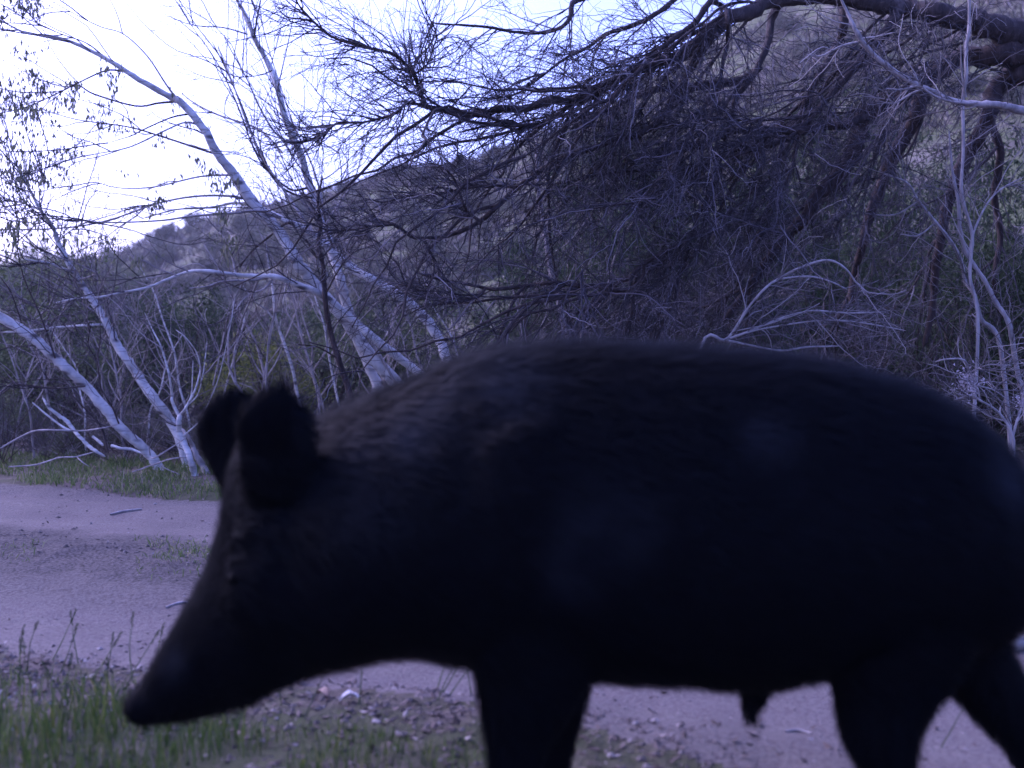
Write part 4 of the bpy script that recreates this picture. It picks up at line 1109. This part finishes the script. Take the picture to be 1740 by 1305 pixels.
o = link("stone", mesh_np("stone", Vr.reshape(-1, 3), [Fr]), plain("grey_stone", (0.24, 0.22, 0.20), 0.9))
o.location = [float(q) for q in rk + (0, 0, 0.012)]
tag(o, "small rounded grey stone on the road behind the animal's hind leg", "stone")

# ------------------------------------------------------------------ the wild boar
BD = 1.65
def bp(px, py, dy=0.0):
    return P(px, py, BD + dy)
def loft(g, secs, nseg=28):
    """secs: (top point, bottom point, half width, y offset, squareness)"""
    rings = []
    a = np.arange(nseg) * 2 * np.pi / nseg
    for top, bot, hw, dy in secs:
        c = (top + bot) / 2; up = (top - bot) / 2
        rings.append(c + up[None] * np.cos(a)[:, None] + np.array((0, 1.0, 0)) * (hw * np.sin(a) * (1 - 0.12 * np.cos(a)))[:, None])
    R_ = np.array(rings); K = len(R_)
    i = np.arange(K * nseg).reshape(K, nseg); j = np.roll(i, -1, 1)
    F = np.stack((i[:-1], j[:-1], j[1:], i[1:]), -1).reshape(-1, 4)
    V = R_.reshape(-1, 3)
    V = np.vstack((V, R_[0].mean(0), R_[-1].mean(0)))
    n0, n1 = K * nseg, K * nseg + 1
    T = [(n0, j[0, q], i[0, q]) for q in range(nseg)] + [(n1, i[-1, q], j[-1, q]) for q in range(nseg)]
    base_n = g.n
    g.add(V, F)
    g.t.append(np.array(T) + base_n)
gb = Geo()
torso = [(470, 740, 1145, .115), (520, 712, 1140, .135), (580, 686, 1130, .155), (640, 663, 1115, .17), (700, 641, 1108, .182), (760, 612, 1118, .19), (830, 592, 1130, .197), (920, 583, 1140, .203), (1000, 582, 1146, .208), (1150, 590, 1152, .217), (1230, 596, 1158, .218), (1300, 603, 1155, .217), (1370, 612, 1140, .212), (1420, 622, 1130, .207), (1540, 652, 1118, .192), (1620, 690, 1105, .17), (1680, 735, 1080, .14), (1720, 788, 1040, .108), (1748, 850, 990, .07), (1760, 905, 950, .03)]
loft(gb, [(bp(p, a), bp(p, b), w, 0.0) for p, a, b, w in torso])
head = [(430, 730, 640, 1118, .135), (400, 765, 590, 1128, .13), (388, 805, 530, 1140, .122), (377, 880, 472, 1160, .105), (354, 958, 425, 1188, .086), (318, 1022, 382, 1207, .066), (283, 1083, 342, 1219, .055), (254, 1133, 303, 1225, .047), (238, 1166, 272, 1226, .040), (226, 1170, 262, 1230, .046), (216, 1184, 246, 1228, .044), (212, 1192, 240, 1224, .034)]
loft(gb, [(bp(a, b), bp(c, d), w, 0.0) for a, b, c, d, w in head])
def limb_loft(pts, nseg=16):
    secs = []
    P3 = [bp(px, py, dy) for px, py, r, dy in pts]
    for k, (px, py, r, dy) in enumerate(pts):
        t = norm((P3[min(k + 1, len(pts) - 1)] - P3[max(k - 1, 0)]) * (1, 0, 1))
        s = np.array((-t[2], 0, t[0]))
        if isinstance(r, tuple): rx_, ry_ = r
        else: rx_ = ry_ = r
        secs.append((P3[k] + s * rx_, P3[k] - s * rx_, ry_, dy))
    loft(gb, secs, nseg)
limb_loft([(835, 690, (.05, .03), -.10), (858, 740, (.10, .05), -.125), (885, 820, (.14, .066), -.132), (912, 920, (.135, .076), -.125), (912, 1020, (.115, .075), -.105), (905, 1110, (.098, .062), -.105), (892, 1180, (.075, .052), -.10), (878, 1240, (.052, .043), -.095), (872, 1300, (.038, .036), -.09), (868, 1350, (.032, .03), -.09), (862, 1390, (.034, .032), -.09), (858, 1424, (.038, .034), -.09)])
limb_loft([(930, 980, (.10, .06), .09), (935, 1100, (.085, .055), .10), (938, 1180, (.06, .048), .10), (934, 1245, (.045, .04), .10), (930, 1310, (.034, .033), .10), (926, 1355, (.031, .03), .10), (922, 1385, (.036, .033), .10)])
limb_loft([(1640, 750, (.07, .04), -.07), (1620, 795, (.09, .055), -.09), (1585, 840, (.13, .075), -.10), (1558, 925, (.14, .08), -.10), (1535, 1040, (.118, .075), -.10), (1515, 1120, (.10, .062), -.10), (1500, 1190, (.075, .05), -.095), (1496, 1245, (.06, .043), -.095), (1508, 1300, (.042, .036), -.09), (1506, 1350, (.032, .03), -.09), (1496, 1395, (.034, .032), -.09), (1490, 1424, (.038, .034), -.09)])
limb_loft([(1600, 900, (.14, .06), .08), (1622, 1020, (.11, .07), .09), (1652, 1120, (.066, .055), .10), (1702, 1188, (.054, .046), .10), (1748, 1240, (.05, .042), .10), (1768, 1300, (.038, .035), .10), (1785, 1350, (.031, .03), .10), (1788, 1384, (.036, .033), .10)])
limb_loft([(1290, 1120, (.05, .04), 0), (1283, 1160, (.030, .026), 0), (1276, 1190, (.017, .016), 0), (1272, 1218, (.008, .008), 0)])
limb_loft([(470, 840, (.052, .022), -.105), (466, 790, (.055, .024), -.115), (466, 745, (.055, .022), -.125), (462, 708, (.052, .018), -.13), (456, 686, (.044, .014), -.13), (450, 671, (.026, .009), -.13)])
limb_loft([(428, 840, (.046, .024), .07), (412, 785, (.056, .024), .085), (400, 748, (.064, .022), .09), (388, 716, (.060, .020), .09), (378, 694, (.046, .016), .09), (370, 680, (.026, .010), .09)])
limb_loft([(500, 900, (.05, .03), -.09), (480, 970, (.085, .05), -.085), (465, 1040, (.085, .05), -.08), (445, 1100, (.05, .03), -.07)])
limb_loft([(440, 905, (.022, .016), -.105), (418, 925, (.026, .018), -.098), (398, 950, (.018, .014), -.085)])
limb_loft([(372, 1080, (.008, .010), -.066), (345, 1108, (.011, .012), -.064), (318, 1138, (.010, .011), -.056), (296, 1160, (.007, .008), -.05)])
raw = gb.mesh("boar_raw")
tmp = bpy.data.objects.new("tmp_boar", raw); COL.objects.link(tmp)
md = tmp.modifiers.new("r", 'REMESH'); md.mode = 'VOXEL'; md.voxel_size = 0.0085; md.use_smooth_shade = True
ms = tmp.modifiers.new("s", 'SMOOTH'); ms.factor = 0.5; ms.iterations = 7
dg = bpy.context.evaluated_depsgraph_get()
body_me = bpy.data.meshes.new_from_object(tmp.evaluated_get(dg))
bpy.data.objects.remove(tmp)
body_me.name = "body"
for pol in body_me.polygons: pol.use_smooth = True
gz = float(height(0.3, BD))
broot = np.array((0.25, BD, gz))

def hide_mat(name, c0, c1, rough, spec):
    m, nt, b = new_mat(name)
    n_ = noise(nt, coords(nt), 9, 5, 0.6)
    nt.links.new(ramp(nt, n_, [(0.35, c0), (0.65, c1)]), b.inputs["Base Color"])
    b.inputs["Roughness"].default_value = rough
    b.inputs["Specular IOR Level"].default_value = spec
    return m
M_HIDE = hide_mat("boar_hide", (0.0018, 0.0021, 0.003), (0.003, 0.0034, 0.005), 0.65, 0.02)
M_FUR = island_mat("boar_bristles", [(0.0, (0.0013, 0.0017, 0.0026)), (0.7, (0.0027, 0.0036, 0.0055)), (1.0, (0.0042, 0.0056, 0.009))], 0.5, 0.03)
def painted_sheen(m, spots, col):  # mixes soft paler patches into the base colour as the coat's sheen
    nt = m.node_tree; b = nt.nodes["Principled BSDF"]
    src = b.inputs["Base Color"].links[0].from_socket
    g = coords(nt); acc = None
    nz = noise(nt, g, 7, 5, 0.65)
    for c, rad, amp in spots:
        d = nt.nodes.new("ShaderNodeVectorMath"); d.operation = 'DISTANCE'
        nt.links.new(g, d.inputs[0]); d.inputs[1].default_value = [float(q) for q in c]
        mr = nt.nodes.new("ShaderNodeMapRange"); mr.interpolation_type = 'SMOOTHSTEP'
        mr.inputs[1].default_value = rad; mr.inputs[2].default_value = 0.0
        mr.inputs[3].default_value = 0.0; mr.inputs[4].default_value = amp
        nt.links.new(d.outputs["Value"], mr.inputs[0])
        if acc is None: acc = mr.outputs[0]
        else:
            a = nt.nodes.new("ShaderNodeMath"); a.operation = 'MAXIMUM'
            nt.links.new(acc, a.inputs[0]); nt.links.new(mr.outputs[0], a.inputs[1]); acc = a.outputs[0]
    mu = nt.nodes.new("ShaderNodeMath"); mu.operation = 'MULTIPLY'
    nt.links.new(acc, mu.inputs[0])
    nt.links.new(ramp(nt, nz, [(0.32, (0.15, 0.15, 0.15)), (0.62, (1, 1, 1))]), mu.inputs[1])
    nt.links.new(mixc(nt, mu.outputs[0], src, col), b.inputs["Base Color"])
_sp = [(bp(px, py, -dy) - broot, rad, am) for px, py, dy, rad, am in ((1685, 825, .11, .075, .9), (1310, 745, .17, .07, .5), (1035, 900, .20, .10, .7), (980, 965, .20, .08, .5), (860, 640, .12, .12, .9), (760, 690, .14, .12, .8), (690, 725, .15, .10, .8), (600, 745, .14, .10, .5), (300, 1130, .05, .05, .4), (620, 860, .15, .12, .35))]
for m_ in (M_HIDE, M_FUR): painted_sheen(m_, _sp, (0.020, 0.024, 0.032))  # sky sheen on shoulder, flank and rump painted into hide and bristle colour
boar = empty("wild_boar", broot, "black wild boar walking left across the foreground with its snout lowered to the grass", "wild boar")
nv = len(body_me.vertices)
co = np.empty(nv * 3, np.float32); body_me.vertices.foreach_get("co", co); co = co.reshape(-1, 3)
no = np.empty(nv * 3, np.float32); body_me.vertices.foreach_get("normal", no); no = no.reshape(-1, 3)
# bristles
nb = 150000
iv = RNG.integers(0, nv, nb)
_e = bp(408, 948)
iv = iv[~((np.abs(co[iv, 0] - _e[0] - 0.012) < 0.014) & (np.abs(co[iv, 2] - _e[2]) < 0.010) & (co[iv, 1] < BD))]
nb = len(iv)
p = co[iv] + RNG.normal(size=(nb, 3)) * 0.003
nrm = no[iv]
hx, hz = P(455, 900, BD)[0], P(455, 900, BD)[2]
flow = np.tile(np.array((0.93, 0.0, -0.36)), (nb, 1))
ishead = p[:, 0] < P(400, 900, BD)[0]
wh = np.clip((P(475, 900, BD)[0] - p[:, 0]) / 0.14, 0, 1)[:, None]
nose, crown_ = bp(235, 1200), bp(430, 780)
flow = flow * (1 - wh) + norm(crown_ - nose) * wh
low = p[:, 2] < P(900, 1140, BD)[2]
wl_ = np.clip((P(900, 1090, BD)[2] - p[:, 2]) / 0.08, 0, 1)[:, None] * (1 - wh)
flow = flow * (1 - wl_) + np.array((0.15, 0, -1.0)) * wl_
ear = (p[:, 2] > P(450, 760, BD)[2]) & (p[:, 0] < P(525, 760, BD)[0])
flow[ear] = (0.1, 0, 1.0)
flow = flow + RNG.normal(size=(nb, 3)) * 0.16
tg = norm(flow - nrm * (flow * nrm).sum(1, keepdims=True))
top = np.clip((nrm[:, 2] - 0.75) / 0.25, 0, 1) * (p[:, 0] > P(500, 700, BD)[0])
lift = 0.16 + 0.16 * RNG.random(nb) + 0.25 * top
dirv = norm(tg + nrm * lift[:, None])
under = np.clip((-nrm[:, 2] - 0.3) / 0.5, 0, 1)
L = (0.016 + 0.022 * RNG.random(nb) + 0.050 * top * RNG.random(nb) ** 3 + 0.022 * under * RNG.random(nb) ** 2)
L = L * (1 - 0.5 * wh[:, 0]); L = np.where(ear, (0.012 + 0.022 * RNG.random(nb)), L)
sd = norm(np.cross(dirv, nrm))
wv = 0.0008
t2v = norm(dirv + tg * 0.3 + np.array((0, 0, -0.15)))
mid = p + dirv * (L * .5)[:, None]
tip = mid + t2v * (L * .5)[:, None]
V = np.stack((p - sd * wv, p + sd * wv, mid + sd * wv * .8, mid - sd * wv * .8, tip), 1) - broot
i = np.arange(nb)[:, None] * 5
fur_me = mesh_np("bristles", V.reshape(-1, 3), [i + np.array([[0, 1, 2, 3]]), i + np.array([[3, 2, 4]])])
co -= broot
body_me.vertices.foreach_set("co", co.astype(np.float32).ravel())
body_me.update()
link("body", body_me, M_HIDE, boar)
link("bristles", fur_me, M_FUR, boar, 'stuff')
th, ph = np.meshgrid(np.linspace(0, np.pi, 9), np.arange(12) * 2 * np.pi / 12, indexing='ij')
Ve = np.stack((np.sin(th) * np.cos(ph), np.sin(th) * np.sin(ph), np.cos(th)), -1).reshape(-1, 3) * 0.010
i = np.arange(9 * 12).reshape(9, 12); j = np.roll(i, -1, 1)
Fe = np.stack((i[:-1], i[1:], j[1:], j[:-1]), -1).reshape(-1, 4)
_e = bp(408, 948)
_q = co + broot
_k = np.where((np.abs(_q[:, 0] - _e[0] - 0.012) < 0.012) & (np.abs(_q[:, 2] - _e[2]) < 0.012))[0]
ec = _q[_k[np.argmin(_q[_k, 1])]] + (0, 0.003, 0)
M_EYE = plain("eye_black", (0.004, 0.004, 0.004), 0.6)
M_EYE.node_tree.nodes["Principled BSDF"].inputs["Specular IOR Level"].default_value = 0.02
link("eye", mesh_np("eye", Ve + ec - broot, [Fe]), M_EYE, boar)
